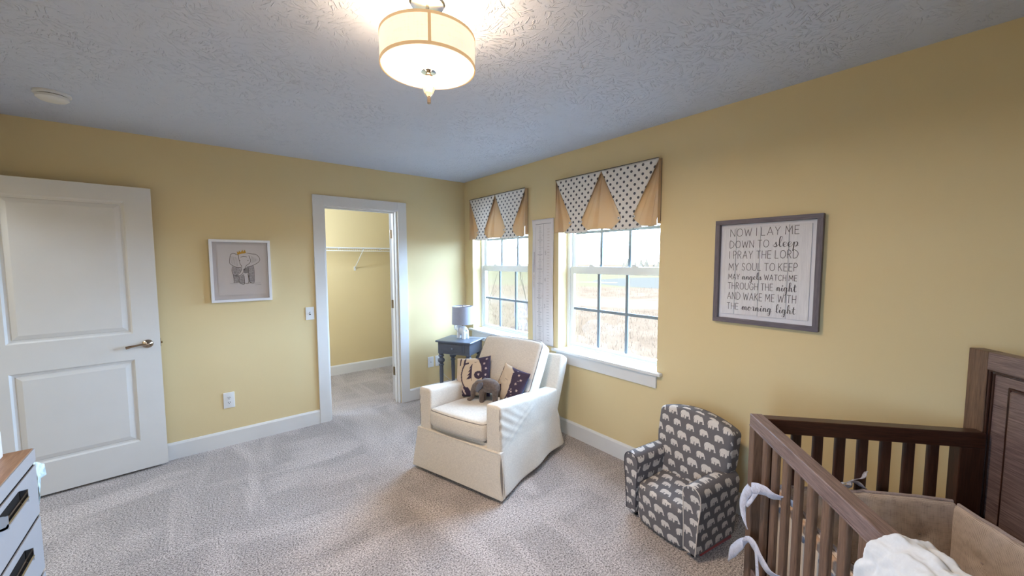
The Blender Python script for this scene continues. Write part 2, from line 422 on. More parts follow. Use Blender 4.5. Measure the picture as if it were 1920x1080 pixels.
def blob(name, shapes, mat, parent=None, voxel=.006, smooth=3, loc=(0, 0, 0)):
    """shapes: list of (points, radii) capsules / ellipsoids fused into one skin by voxel remesh"""
    mb = MB()
    for sh in shapes:
        if len(sh) == 2:
            pts, rad = sh; pts = catmull(pts, 4) if len(pts) > 2 else [Vector(p) for p in pts]
            m = len(pts); rs = []
            for i in range(m):
                t = i/(m-1)*(len(rad)-1); a = int(min(t, len(rad)-2)); rs.append(rad[a]+(rad[a+1]-rad[a])*(t-a))
            mb.tube(pts, rs, 12)
            for e, q in ((0, rs[0]), (-1, rs[-1])):
                c = pts[e]; mb.lathe([(max(q*math.sin(a*math.pi/8), 1e-4), -q*math.cos(a*math.pi/8)) for a in range(9)], c, 12)
        else:
            c, rad, rot = sh; k = len(mb.v); mb.lathe([(max(math.sin(a*math.pi/12), 1e-3), -math.cos(a*math.pi/12)) for a in range(13)], (0, 0, 0), 20)
            R = Matrix.Rotation(rot[2], 3, 'Z') @ Matrix.Rotation(rot[1], 3, 'Y') @ Matrix.Rotation(rot[0], 3, 'X')
            for i in range(k, len(mb.v)):
                v = Vector(mb.v[i]); v = R @ Vector((v.x*rad[0], v.y*rad[1], v.z*rad[2])); mb.v[i] = tuple(v+Vector(c))
    o = mb.build(name, mat, None, sharp=0)
    md = o.modifiers.new('r', 'REMESH'); md.mode = 'VOXEL'; md.voxel_size = voxel; md.use_smooth_shade = True
    sm = o.modifiers.new('s', 'SMOOTH'); sm.factor = .6; sm.iterations = smooth
    me = evalmesh(o); bpy.data.objects.remove(o); me.name = name
    me.materials.clear(); me.materials.append(M[mat]); me.polygons.foreach_set('use_smooth', [True]*len(me.polygons))
    o = bpy.data.objects.new(name, me); COL.objects.link(o); o.location = loc
    if parent is not None: o.parent = parent
    return o
H = 2.44
# ================================================================== ROOM SHELL
XW, YS = -3.55, -5.0
mb = MB().box(XW-1.3, .19, YS-.15, 0, -.12, 0).box(-2.6, .19, 0, 1.66, -.12, 0); struct(mb.build('floor', 'carpet', smooth=False), 'beige and grey speckled cut-pile carpet with vacuum tracks')
mb = MB().box(XW-1.3, .19, YS-.15, 1.66, H, H+.12); struct(mb.build('ceiling', 'ceiling', smooth=False), 'pale grey ceiling with stomped brush texture')
def hole_wall(name, axis, c0, c1, a0, a1, holes, mat='wall'):
    """wall slab between c0..c1 on its thin axis, spanning a0..a1, with rectangular holes (a,b,z0,z1)"""
    mb = MB(); cur = a0
    def bx(p, q, z0, z1):
        if q-p < 1e-6 or z1-z0 < 1e-6: return
        if axis == 'y': mb.box(p, q, c0, c1, z0, z1)
        else: mb.box(c0, c1, p, q, z0, z1)
    for (p, q, z0, z1) in sorted(holes):
        bx(cur, p, 0, H); bx(p, q, 0, z0); bx(p, q, z1, H); cur = q
    bx(cur, a1, 0, H); return struct(mb.build(name, mat, smooth=False))
CL0, CL1, CLZ = -1.525, -.845, 2.035          # clear closet opening
WZ0, WZ1 = .745, 2.135
W1 = (-1.124, -.168); W2 = (-2.484, -1.528)
hole_wall('wall_north', 'y', 0, .12, XW-.12, .19, [(CL0-.015, CL1+.015, 0, CLZ+.015)])
hole_wall('wall_east', 'x', 0, .19, YS, 0, [(W1[0], W1[1], WZ0-.022, WZ1), (W2[0], W2[1], WZ0-.022, WZ1)])
hole_wall('wall_south', 'y', YS-.12, YS, XW-.12, .19, [])
hole_wall('wall_west', 'x', XW-.12, XW, YS, 0, [(-.98, -.13, 0, 2.05), (-4.1, -3.6, WZ0-.022, WZ1)])  # entry doorway, then the opening for the added fill window
struct(MB().box(XW-1.3, XW-1.18, -1.6, 0, 0, H).build('wall_hall_west', 'wall', smooth=False))
struct(MB().box(XW-1.3, XW-.12, -1.7, -1.6, 0, H).build('wall_hall_south', 'wall', smooth=False))
struct(MB().box(XW-1.3, XW-.12, 0, .1, 0, H).build('wall_hall_north', 'wall', smooth=False))
struct(MB().box(-2.6, .19, 1.54, 1.66, 0, H).build('wall_closet_back', 'wall', smooth=False))
struct(MB().box(-2.7, -2.6, .12, 1.66, 0, H).build('wall_closet_left', 'wall', smooth=False))
struct(MB().box(.07, .19, .12, 1.54, 0, H).build('wall_closet_right', 'wall', smooth=False))
def baseboard(name, axis, at, sgn, spans):
    mb = MB()
    for a, b in spans:
        prof = [(0, 0), (.015, 0), (.015, .115), (.009, .128), (0, .131)]
        if axis == 'y': mb.prism(prof, lambda d, z, t: (t, at+sgn*d, z), a, b)
        else: mb.prism(prof, lambda d, z, t: (at+sgn*d, t, z), a, b)
    bm = mb.build(name, 'trim', smooth=False); return struct(bm)
baseboard('baseboard_north', 'y', 0, -1, [(XW, -1.631), (-.732, -.0)])
baseboard('baseboard_east', 'x', 0, -1, [(YS, -.016)])
baseboard('baseboard_south', 'y', YS, 1, [(XW, -.016)])
baseboard('baseboard_west', 'x', XW, 1, [(YS+.016, -1.08)])
baseboard('baseboard_closet_back', 'y', 1.54, -1, [(-2.6, .07)])
baseboard('baseboard_closet_left', 'x', -2.6, 1, [(.12, 1.52)])
baseboard('baseboard_closet_right', 'x', .07, -1, [(.12, 1.52)])
# closet door casing, jambs and door leaf
t = empty('trim_1', (0, 0, 0)); struct(t, 'white casing around the closet doorway')
CW = .0895
for nm, b in (('side_casing', (-1.631, -1.631+.093, -.019, 0, 0, 2.135)), ('side_casing', (-.825, -.732, -.019, 0, 0, 2.135)), ('head_casing', (-1.538, -.825, -.019, 0, 2.044, 2.135)),
              ('jamb', (CL0-.015, CL0, 0, .12, 0, CLZ+.015)), ('jamb', (CL1, CL1+.015, 0, .12, 0, CLZ+.015)), ('head_jamb', (CL0, CL1, 0, .12, CLZ, CLZ+.015)),
              ('door_stop', (CL0, CL0+.011, .04, .075, 0, CLZ)), ('door_stop', (CL1-.011, CL1, .04, .075, 0, CLZ)), ('door_stop', (CL0+.011, CL1-.011, .04, .075, CLZ-.011, CLZ))):
    MB().box(*b).build(nm, 'trim', t, smooth=False, bevel=.002)
def panel_door(parent, w, h, th, panels, local_front=-1, mat='door'):
    """door leaf in the local xz plane, hinge at x=0, leaf to +x, front face at y=-th/2. panels: (x0,x1,z0,z1) recessed on both faces"""
    mb = MB(); px0, px1 = panels[0][0], panels[0][1]; zs = sorted(panels, key=lambda q: q[2])
    mb.box(0, px0, -th/2, th/2, 0, h); mb.box(px1, w, -th/2, th/2, 0, h)
    z = 0
    for (a, b, z0, z1) in zs: mb.box(a, b, -th/2, th/2, z, z0); z = z1
    mb.box(px0, px1, -th/2, th/2, z, h)
    leaf = mb.build('door_leaf', mat, parent, smooth=False)
    for (a, b, z0, z1) in panels:
        m2 = MB()
        for sg in (-1, 1):
            rings = [(0, .0), (.010, .010), (.022, .013), (.026, .009), (.050, .003)]
            pts = []
            for ins, dep in rings:
                y = sg*(th/2-dep); pts.append([(a+ins, y, z0+ins), (b-ins, y, z0+ins), (b-ins, y, z1-ins), (a+ins, y, z1-ins)])
            k = len(m2.v)
            for rg in pts: m2.v += rg
            for i in range(len(rings)-1):
                for j in range(4):
                    q = (k+4*i+j, k+4*i+(j+1) % 4, k+4*(i+1)+(j+1) % 4, k+4*(i+1)+j); m2.f.append(q if sg < 0 else q[::-1])
            e = k+4*(len(rings)-1); q = (e, e+1, e+2, e+3); m2.f.append(q if sg < 0 else q[::-1])
        m2.build('door_panel', mat, parent, smooth=False)
    return leaf
d1 = empty('door_1', (CL1-.002, .124, .012), math.radians(60)); struct(d1, 'white closet door swung back into the closet')
panel_door(d1, .66, 2.02, .035, [(.13, .53, .22, .82), (.13, .53, 1.0, 1.90)])
for zc in (.33, 1.065, 1.815):
    hg = MB().tube([(CL1-.006, .128, zc-.045), (CL1-.006, .128, zc+.045)], .0075, 10).box(CL1-.002, CL1+.001, .085, .125, zc-.045, zc+.045)
    o = hg.build('hinge', 'hinge', t)
# entry door: open 90 degrees, parallel to the north wall
ang = math.atan2(-.084+.123, -2.70+3.306)
hx, hy = -2.70-.812*math.cos(ang), -.084-.812*math.sin(ang)
d2 = empty('door_2', (hx-.0175*math.sin(ang)*0, hy+.0175, .018), ang); struct(d2, 'white two-panel entry door swung open flat against the yellow wall')
panel_door(d2, .812, 2.03, .035, [(.115, .672, .21, .812), (.115, .672, .998, 1.925)])
hd = MB(); hx0 = .812-.068
hd.lathe([(.030, 0), (.031, -.004), (.028, -.010), (.016, -.016), (.010, -.022), (.0095, -.042), (.011, -.048)], (hx0, -.0175, .915), 28, axis='y')
path = catmull([(hx0, -.060, .915), (hx0-.030, -.062, .918), (hx0-.070, -.060, .914), (hx0-.112, -.056, .906)], 6)
hd.tube([(hx0, -.050, .915)]+path, [.012]+[.0105-.004*math.sin(math.pi*i/len(path))+.001*(i/len(path)) for i in range(len(path))], 12)
hd.lathe([(.001, -.011), (.008, -.008), (.011, 0), (.008, .008), (.001, .011)], (hx0, -.060, .915), 14)
hd.build('door_handle', 'nickel', d2)
MB().box(.812, .8145, -.012, .012, .885, .945).box(.8145, .823, -.005, .005, .907, .921).build('latch_plate', 'nickel', d2, smooth=False)
t2 = empty('trim_2'); struct(t2, 'white casing around the entry doorway')
for nm, b in (('side_casing', (XW, XW+.015, -1.07, -.98, 0, 2.14)), ('side_casing', (XW, XW+.015, -.13, -.04, 0, 2.14)), ('head_casing', (XW, XW+.015, -.98, -.13, 2.05, 2.14)),
              ('jamb', (XW-.12, XW, -.98, -.965, 0, 2.05)), ('jamb', (XW-.12, XW, -.145, -.13, 0, 2.05))):
    MB().box(*b).build(nm, 'trim', t2, smooth=False)
# windows
def window(idx, y0, y1):
    w = empty('window_%d' % idx, (0, 0, 0)); struct(w, 'white double-hung window with grey grille bars and deep drywall return')
    X0 = .115; fw = .030
    def part(nm, boxes, mat='vinyl', parent=w, bevel=.0015):
        mb = MB()
        for b in boxes: mb.box(*b)
        return mb.build(nm, mat, parent, smooth=False, bevel=bevel)
    part('window_frame', [(X0, .185, y0, y0+fw, WZ0+.005, WZ1), (X0, .185, y1-fw, y1, WZ0+.005, WZ1), (X0, .185, y0+fw, y1-fw, WZ0+.005, WZ0+.022), (X0, .185, y0+fw, y1-fw, WZ1-fw, WZ1)])
    for (nm, xa, xb, za, zb, rb, rt) in (('lower_sash', .125, .150, WZ0+.022, 1.475, .024, .062), ('upper_sash', .153, .178, 1.425, WZ1-fw, .045, .034)):
        a, b = y0+fw, y1-fw; st = .038
        s = part(nm, [(xa, xb, a, a+st, za, zb), (xa, xb, b-st, b, za, zb), (xa, xb, a+st, b-st, za, za+rb), (xa, xb, a+st, b-st, zb-rt, zb)])
        ga, gb, g0, g1 = a+st, b-st, za+rb, zb-rt; xm = (xa+xb)/2; zm = (g0+g1)/2; mw = .0118
        ys = [ga, ga+(gb-ga)/3, ga+2*(gb-ga)/3, gb]
        for k in (1, 2): part('muntin', [(xm-.008, xm+.008, ys[k]-mw, ys[k]+mw, g0, g1)], 'muntin', s)
        part('muntin', [(xm-.006, xm+.006, ga, gb, zm-mw, zm+mw)], 'muntin', s)
        for k in range(3):
            for (z0, z1) in ((g0, zm-mw), (zm+mw, g1)):
                part('pane', [(xm-.002, xm+.002, ys[k]+(mw if k else 0), ys[k+1]-(mw if k < 2 else 0), z0, z1)], 'glass', s, 0)
        if nm == 'lower_sash':
            for yc in (y0+.27, y1-.27):
                part('sash_lock', [(xa-.002, xb+.01, yc-.03, yc+.03, zb, zb+.007), (xa, xb, yc-.012, yc+.025, zb+.007, zb+.018)], 'vinyl', s)
    st = MB().box(-.042, .0, y0-.045, y1+.045, WZ0-.022, WZ0).box(0, X0, y0, y1, WZ0-.022, WZ0); st.build('window_stool', 'trim', w, smooth=False, bevel=.004)
    part('window_apron', [(-.018, 0, y0-.005, y1+.005, WZ0-.115, WZ0-.022)], 'trim', w, .002)
    return w
window(1, *W1); window(2, *W2)
fill_window = window(3, 3.6, 4.1); fill_window.location = (XW, 0, 0); fill_window.rotation_euler = (0, 0, math.radians(180))  # added west window behind the camera, lets in fill daylight

# ================================================================== OUTDOORS
GZ = -2.9
def gpoly(name, pts, z, mat):
    mb = MB(); mb.add([(a, b, z) for a, b in pts], [tuple(range(len(pts)))]); return struct(mb.build(name, mat, smooth=False))
g = gpoly('ground', [(-260, -260), (420, -260), (420, 420), (-260, 420)], GZ, 'field')
dA = Vector((math.sin(math.radians(62)), math.cos(math.radians(62)))); dB = Vector((-dA.y, dA.x))
def band(n0, n1, s0, s1): return [tuple(dA*n0+dB*s0), tuple(dA*n1+dB*s0), tuple(dA*n1+dB*s1), tuple(dA*n0+dB*s1)]
gpoly('road', band(33, 41, -90, 130), GZ+.004, 'road')
gpoly('lawn', band(62, 170, -110, 230), GZ+.004, 'lawn')
pp = [tuple(dA*(83+25*math.cos(a)) + dB*(-13+27*math.sin(a))) for a in [2*math.pi*i/28 for i in range(28)]]
o = gpoly('pond', pp, GZ+.009, 'pond')
gpoly('far_path', band(74, 78, 8, 200), GZ+.013, 'road')
# tufts of dry stalks between the house and the road
def stalks(name, n, area, hgt, mat):
    mb = MB()
    for i in range(n):
        a = area(); h = random.uniform(*hgt); lean = Vector((random.uniform(-.3, .3), random.uniform(-.3, .3), 1))*h; w = random.uniform(.008, .02)
        p = Vector((a[0], a[1], GZ)); d = Vector((random.uniform(-1, 1), random.uniform(-1, 1), 0)).normalized()*w
        mb.add([p-d, p+d, p+lean], [(0, 1, 2)])
    return mb.build(name, mat, smooth=False)
def arA():
    r = random.uniform(6, 31); s = random.uniform(-22, 30); v = dA*r+dB*s; return v if v.x > 2 else Vector((random.uniform(4, 20), random.uniform(-10, 12)))
tag(stalks('dry_grass', 14000, arA, (.10, .40), 'straw'), 'tall dry grass covering the slope below the windows', 'grass', kind='stuff')
def arB():
    v = dA*random.uniform(43, 60)+dB*random.uniform(-60, 80); return v
tag(stalks('reeds', 5000, arB, (.3, .8), 'straw'), 'band of dry reeds between the road and the pond', 'reeds', kind='stuff')
def sapling(px, py, h, label, seed):
    rnd = random.Random(seed); mb = MB()
    def grow(p, d, L, r, lev):
        pts = [p]; q = p.copy(); dd = d.copy()
        for i in range(4):
            dd = (dd+Vector((rnd.uniform(-.13, .13), rnd.uniform(-.13, .13), .05))).normalized(); q = q+dd*L/4; pts.append(q.copy())
        mb.tube(pts, [r*(1-.2*i) for i in range(5)], 5)
        if lev:
            for k in range(6 if lev == 2 else 3):
                b = pts[rnd.randint(1, 4)]; nd = (dd+Vector((rnd.uniform(-.8, .8), rnd.uniform(-.8, .8), .4))).normalized(); grow(b, nd, L*.45, r*.45, lev-1)
    grow(Vector((0, 0, 0)), Vector((0, 0, 1)), h, .035, 2)
    o = mb.build('sapling', 'twig', loc=(px, py, GZ)); tag(o, label, 'tree', 'bare saplings outside the window')
sapling(7.2, 9.4, 4.6, 'thin bare sapling seen in the left panes of the window by the lamp', 3)
sapling(11.4, 11.2, 4.9, 'thin bare sapling seen in the right panes of the window by the lamp', 8)
mb = MB(); rnd = random.Random(4)
for i in range(70):
    s = -70 + i*1.3+rnd.uniform(-.6, .6); r = 185+rnd.uniform(-8, 8); p = dA*r+dB*s; h = rnd.uniform(5, 12)*(1 if s < -25 else .55)
    mb.lathe([(h*.04, 0), (h*.04, h*.15), (h*.24, h*.16), (h*.12, h*.6), (.05, h)], (p.x, p.y, GZ), 7)
tag(mb.build('tree_line', 'pine'), 'hazy line of far evergreens above the pond in the right window', 'trees', kind='stuff')

# ================================================================== CLOSET SHELF
cs = empty('wire_shelf', (0, 1.54, 1.70), 0, 'white wire shelf and hanging rail on the closet back wall', 'shelf')
mb = MB()
for k, (dy, z) in enumerate(((-.39, 0), (-.39, -.042), (-.02, 0), (-.20, -.004))): mb.tube([(-2.6, dy, z), (.07, dy, z)], .004, 6)
mb.build('rail', 'plate', cs)
mb = MB()
for i in range(104): x = -2.585+i*.0255; mb.tube([(x, -.004, .003), (x, -.39, .003), (x, -.392, -.042)], .0016, 4)
o = mb.build('wires', 'plate', cs); o['kind'] = 'stuff'
for x in (-2.1, -.80):
    MB().tube([(x, -.385, -.02), (x-.0, -.008, -.265)], .006, 8).box(x-.012, x+.012, -.008, 0, -.30, -.245).build('support_brace', 'plate', cs)
for x in (-1.35, -1.0, -.45, -1.7): MB().box(x-.01, x+.01, -.02, 0, -.014, .014).build('wall_clip', 'plate', cs, smooth=False)

# ================================================================== SWITCH, OUTLETS, DETECTOR
def plate(name, x, z, label, cat, kind, w=.072, h=.118, group=None):
    e = empty(name, (x, 0, z), 0, label, cat, group or ('duplex outlets on the north wall' if kind == 'duplex' else None))
    MB().rbox((0, -.003, 0), (w/2, .0035, h/2), .003, 2).build('cover_plate', 'plate', e)
    if kind == 'switch':
        MB().box(-.006, .006, -.0075, -.0055, -.013, .013).build('switch_slot', 'dark', e, smooth=False); MB().obox((0, -.006, -.002), (0, -.017, .006), (.0045, 0, 0), (0, 0, .005)).build('toggle', 'plate', e, smooth=False)
    elif kind == 'duplex':
        for dz in (.02, -.02):
            s = MB(); s.lathe([(.0165, 0), (.0165, -.002)], (0, -.0062, dz), 20, axis='y'); s = s.build('socket', 'plate', e)
            MB().box(-.0075, -.0045, -.0095, -.0078, dz-.002, dz+.008).box(.0045, .0075, -.0095, -.0078, dz-.002, dz+.008).box(-.0025, .0025, -.0095, -.0078, dz-.011, dz-.006).build('slots', 'dark', s, smooth=False)
    else:
        MB().lathe([(.004, 0), (.004, -.004)], (0, -.0065, 0), 12, axis='y').build('jack', 'dark', e)
    return e
plate('light_switch', -1.683, 1.049, 'white toggle light switch beside the closet door casing', 'light switch', 'switch')
plate('wall_outlet', -2.311, .382, 'white duplex outlet on the yellow wall below the elephant picture', 'outlet', 'duplex', .076, .13)
plate('cable_plate', -.472, .388, 'white cable jack plate, left of two plates behind the side table', 'wall plate', 'jack')
plate('wall_outlet', -.378, .388, 'white outlet half hidden by the side table leg, right of two plates', 'outlet', 'duplex')
sd = empty('smoke_detector', (-3.03, -.64, H), 0, 'round white smoke detector on the ceiling near the entry door', 'smoke detector')
MB().lathe([(.072, 0), (.072, -.010), (.066, -.014)], n=40).build('base_ring', 'plate', sd)
MB().lathe([(.058, -.014), (.058, -.018)], n=40).build('gap_ring', 'dark', sd)
MB().lathe([(.064, -.018), (.062, -.030), (.050, -.040), (.02, -.043)], n=40).build('cover', 'plate', sd)

# ================================================================== CEILING LIGHT
LX, LY = -1.797, -2.613
cl = empty('ceiling_light', (LX, LY, H), 0, 'semi-flush ceiling light with a linen drum shade and glass finial', 'ceiling light')
MB().lathe([(.062, 0), (.062, -.020), (.056, -.026), (.010, -.028)], n=40).build('canopy', 'chrome', cl)
MB().lathe([(.006, -.02), (.006, -.30)], n=10).build('stem', 'chrome', cl)
R = .164
mb = MB().lathe([(R, -.235), (R, -.142), (R-.002, -.142), (R-.002, -.235), (R, -.235)], n=72, caps=False)
mb.build('drum_shade', 'litshade', cl)
for z in (-.142, -.235):
    MB().lathe([(R-.003, z-.004), (R+.0012, z-.004), (R+.0012, z+.005), (R-.003, z+.005), (R-.003, z-.004)], n=72, caps=False).build('shade_trim', 'shadetape', cl)
# shade seam facing the camera
sa = math.atan2(-3.887-LY, -2.461-LX)+.03; sx, sy = math.cos(sa), math.sin(sa)
MB().obox((sx*(R+.001), sy*(R+.001), -.234), (sx*(R+.001), sy*(R+.001), -.143), (-sy*.005, sx*.005, 0), (sx*.0008, sy*.0008, 0)).build('shade_seam', 'shadetape', cl, smooth=False)
MB().lathe([(.001, -.228), (R-.008, -.228), (R-.004, -.236), (R-.008, -.241), (R*.6, -.245), (.001, -.246)], n=64).build('diffuser', 'diffuser', cl)
MB().lathe([(.001, -.246), (.027, -.246), (.027, -.249), (.001, -.251)], n=28).build('finial_disc', 'chrome', cl)
MB().lathe([(.008, -.250), (.008, -.256), (.014, -.260), (.017, -.266)], n=20).build('finial_cap', 'nickel', cl)
MB().lathe([(.014, -.264), (.0225, -.280), (.0235, -.300), (.016, -.322), (.007, -.334)], n=10).build('finial_glass', 'crystal', cl, sharp=10)
MB().lathe([(.0065, -.332), (.0065, -.356), (.003, -.358)], n=14).build('finial_tip', 'nickel', cl)
for k in range(3):
    a = 2.1*k+.5; bx, by = LX+.075*math.cos(a), LY+.075*math.sin(a)
    light('lamp_bulb', 'POINT', (bx, by, H-.160), LAMP_E, (1, .76, .50), .03)
light('diffuser_light', 'AREA', (LX, LY, H-.2475), 22, (1, .77, .54), .26).data.shape = 'DISK'

# ================================================================== WALL PICTURES
# ---- elephant shadow box on north wall
ep = empty('elephant_picture', (-2.388, 0, 1.197), 0, 'white square shadow-box frame with a sketched elephant in a gold crown', 'picture')
PW, PH, D = .412, .506, .038
for nm, b in (('frame_rail', (0, PW, -D, 0, 0, .020)), ('frame_rail', (0, PW, -D, 0, PH-.020, PH)), ('frame_rail', (0, .020, -D, 0, .020, PH-.020)), ('frame_rail', (PW-.020, PW, -D, 0, .020, PH-.020))):
    MB().box(*b).build(nm, 'white', ep, smooth=False, bevel=.001)
MB().box(.020, PW-.020, -.006, -.001, .020, PH-.020).build('backing', 'mat', ep, smooth=False)
sheet = MB().box(.050, PW-.038, -.012, -.010, .055, PH-.040).build('drawing_sheet', 'paper', ep, smooth=False)
SW, SH = PW-.088, PH-.095
def EF(u, v, d): return (.050+u*SW, -.0125-d, .055+v*SH)
def strokes(lst, w, mat, name, parent, fn, d=0., smooth=True):
    mb = MB()
    for s in lst:
        pts = catmull([(a, b, 0) for a, b in s], 5) if smooth and len(s) > 2 else s
        ribbon(mb, pts, w, fn, d)
    return mb.build(name, mat, parent, smooth=False)
def fillpoly(lst, mat, name, parent, fn, d=0.):
    mb = MB()
    for s in lst:
        k = len(mb.v); mb.v += [tuple(fn(a, b, d)) for a, b in s]; mb.f.append(tuple(range(k, k+len(s))))
    return mb.build(name, mat, parent, smooth=False)
# sheet pixel space of the photo crop -> (u,v)
def q(x, y): return ((x-242)/590, 1-(y-200)/650)
EL = [[q(500, 335), q(440, 312), q(402, 330), q(390, 390), q(388, 440), q(425, 470), q(470, 492), q(520, 495)],
      [q(600, 305), q(660, 315), q(720, 325), q(760, 370), q(755, 415), q(700, 455), q(640, 480), q(618, 490)],
      [q(498, 340), q(503, 400), q(515, 450), q(530, 480), q(520, 540), q(490, 580), q(440, 600)],
      [q(628, 340), q(645, 400), q(630, 440), q(590, 470), q(565, 520), q(540, 570), q(500, 600), q(450, 606)],
      [q(418, 480), q(410, 540), q(425, 600), q(430, 690)], [q(490, 600), q(498, 700)], [q(497, 690), q(520, 710), q(555, 708), q(556, 610)],
      [q(620, 500), q(612, 560), q(622, 690)], [q(680, 480), q(684, 560), q(678, 690), q(640, 696), q(622, 690)], [q(560, 700), q(600, 704), q(612, 640), q(600, 580)],
      [q(505, 400), q(515, 408)], [q(605, 405), q(620, 400)], [q(525, 360), q(560, 348), q(600, 356)]]
fillpoly([[q(425, 480), q(520, 500), q(515, 545), q(470, 590), q(497, 600), q(497, 690), q(430, 692), q(412, 540)],
          [q(600, 480), q(675, 470), q(684, 560), q(678, 690), q(622, 692), q(612, 560), q(570, 575)], [q(500, 610), q(556, 580), q(556, 705), q(500, 705)]], 'sketchwash', 'sketch_shading', sheet, EF, .0002)
fillpoly([[q(545, 520), q(615, 480), q(610, 570), q(560, 570)]], 'pencil', 'sketch_shadow', sheet, EF, .0004)
strokes(EL, .0085, 'ink', 'sketch_lines', sheet, EF, .0007)
hat = []
for i in range(9): y = 510+i*22; hat += [[q(425, y), q(490, y+4)], [q(622, y), q(678, y+3)]]
for i in range(5): y = 600+i*22; hat += [[q(503, y), q(553, y+3)]]
for i in range(6): hat += [[q(405+i*14, 345+i*4), q(408+i*15, 440+i*8)], [q(660+i*14, 345+i*8), q(655+i*13, 440-i*6)]]
hat += [[q(380, 700), q(470, 706)], [q(600, 706), q(760, 702)], [q(690, 728), q(770, 724)], [q(420, 690), q(480, 680)]]
strokes(hat, .0042, 'pencil', 'sketch_hatching', sheet, EF, .0006)['kind'] = 'stuff'
fillpoly([[q(488, 330), q(480, 284), q(500, 300), q(508, 272), q(525, 298), q(552, 264), q(558, 292), q(580, 262), q(592, 306), q(520, 318)]], 'gold', 'gold_crown', sheet, EF, .0009)
MB().box(.020, PW-.020, -.031, -.029, .020, PH-.020).build('glass_pane', 'signglass', ep, smooth=False)
# ---- prayer sign on east wall
sg = empty('framed_sign', (0, -2.861, 1.156), 0, 'grey wood framed white plank sign with a bedtime prayer in grey lettering', 'sign')
SWD, SHT = .518, .604
def wall_e(u, v, d): return (-d, -u, v)
for nm, (a, b, c, d_), mt in (('frame_rail', (0, SWD, 0, .026), 'signframeh'), ('frame_rail', (0, SWD, SHT-.026, SHT), 'signframeh'), ('frame_rail', (0, .026, .026, SHT-.026), 'signframe'), ('frame_rail', (SWD-.026, SWD, .026, SHT-.026), 'signframe')):
    MB().box(-.032, 0, -a, -b, c, d_).build(nm, mt, sg, smooth=False, bevel=.0015)
MB().box(-.006, -.001, -.026, -(SWD-.026), .026, SHT-.026).build('backing_board', 'paper', sg, smooth=False)
IW, IH = SWD-.052, SHT-.052
pu = [.035, .185, .45, .742, .955]
for k in range(4):
    MB().box(-.013, -.006, -(.026+IW*pu[k]+.0012), -(.026+IW*pu[k+1]-.0012), .026+IH*.045, .026+IH*.965).build('plank', 'plank', sg, smooth=False, bevel=.001)
def SF(u, v, d): return (-.0136-d, -(.026+IW*u), .026+IH*v)
CAP = {'A': (.7, [[(0, 0), (.35, 1), (.7, 0)], [(.12, .35), (.58, .35)]]), 'C': (.7, [[(.68, .82), (.5, .98), (.25, .95), (.05, .7), (.02, .4), (.15, .1), (.4, 0), (.68, .15)]]),
       'D': (.68, [[(0, 0), (0, 1), (.3, .98), (.6, .75), (.66, .45), (.5, .12), (.25, 0), (0, 0)]]), 'E': (.5, [[(.48, 1), (0, 1), (0, 0), (.48, 0)], [(0, .52), (.4, .52)]]),
       'G': (.75, [[(.68, .82), (.45, .98), (.2, .92), (.03, .6), (.06, .25), (.3, 0), (.6, .05), (.72, .25), (.72, .42), (.42, .42)]]), 'H': (.62, [[(0, 0), (0, 1)], [(.6, 0), (.6, 1)], [(0, .5), (.6, .5)]]),
       'I': (.06, [[(.03, 0), (.03, 1)]]), 'K': (.55, [[(0, 0), (0, 1)], [(.52, 1), (0, .42)], [(.15, .56), (.55, 0)]]), 'L': (.48, [[(0, 1), (0, 0), (.46, 0)]]),
       'M': (.85, [[(0, 0), (.08, 1), (.42, .3), (.76, 1), (.84, 0)]]), 'N': (.65, [[(0, 0), (0, 1), (.63, 0), (.63, 1)]]),
       'O': (.78, [[(.39, 0), (.12, .12), (0, .5), (.12, .88), (.39, 1), (.66, .88), (.78, .5), (.66, .12), (.39, 0)]]),
       'P': (.52, [[(0, 0), (0, 1), (.35, .97), (.5, .75), (.38, .53), (0, .46)]]), 'R': (.56, [[(0, 0), (0, 1), (.35, .97), (.5, .77), (.38, .55), (0, .5)], [(.2, .5), (.54, 0)]]),
       'S': (.55, [[(.5, .85), (.3, 1), (.08, .88), (.1, .62), (.42, .42), (.5, .2), (.3, 0), (.02, .12)]]), 'T': (.6, [[(0, 1), (.6, 1)], [(.3, 1), (.3, 0)]]),
       'U': (.64, [[(0, 1), (0, .3), (.12, .05), (.32, 0), (.52, .05), (.64, .3), (.64, 1)]]), 'V': (.66, [[(0, 1), (.33, 0), (.66, 1)]]),
       'W': (.95, [[(0, 1), (.22, 0), (.47, .85), (.72, 0), (.94, 1)]]), 'Y': (.62, [[(0, 1), (.3, .48), (.62, 1)], [(.3, .48), (.3, 0)]])}
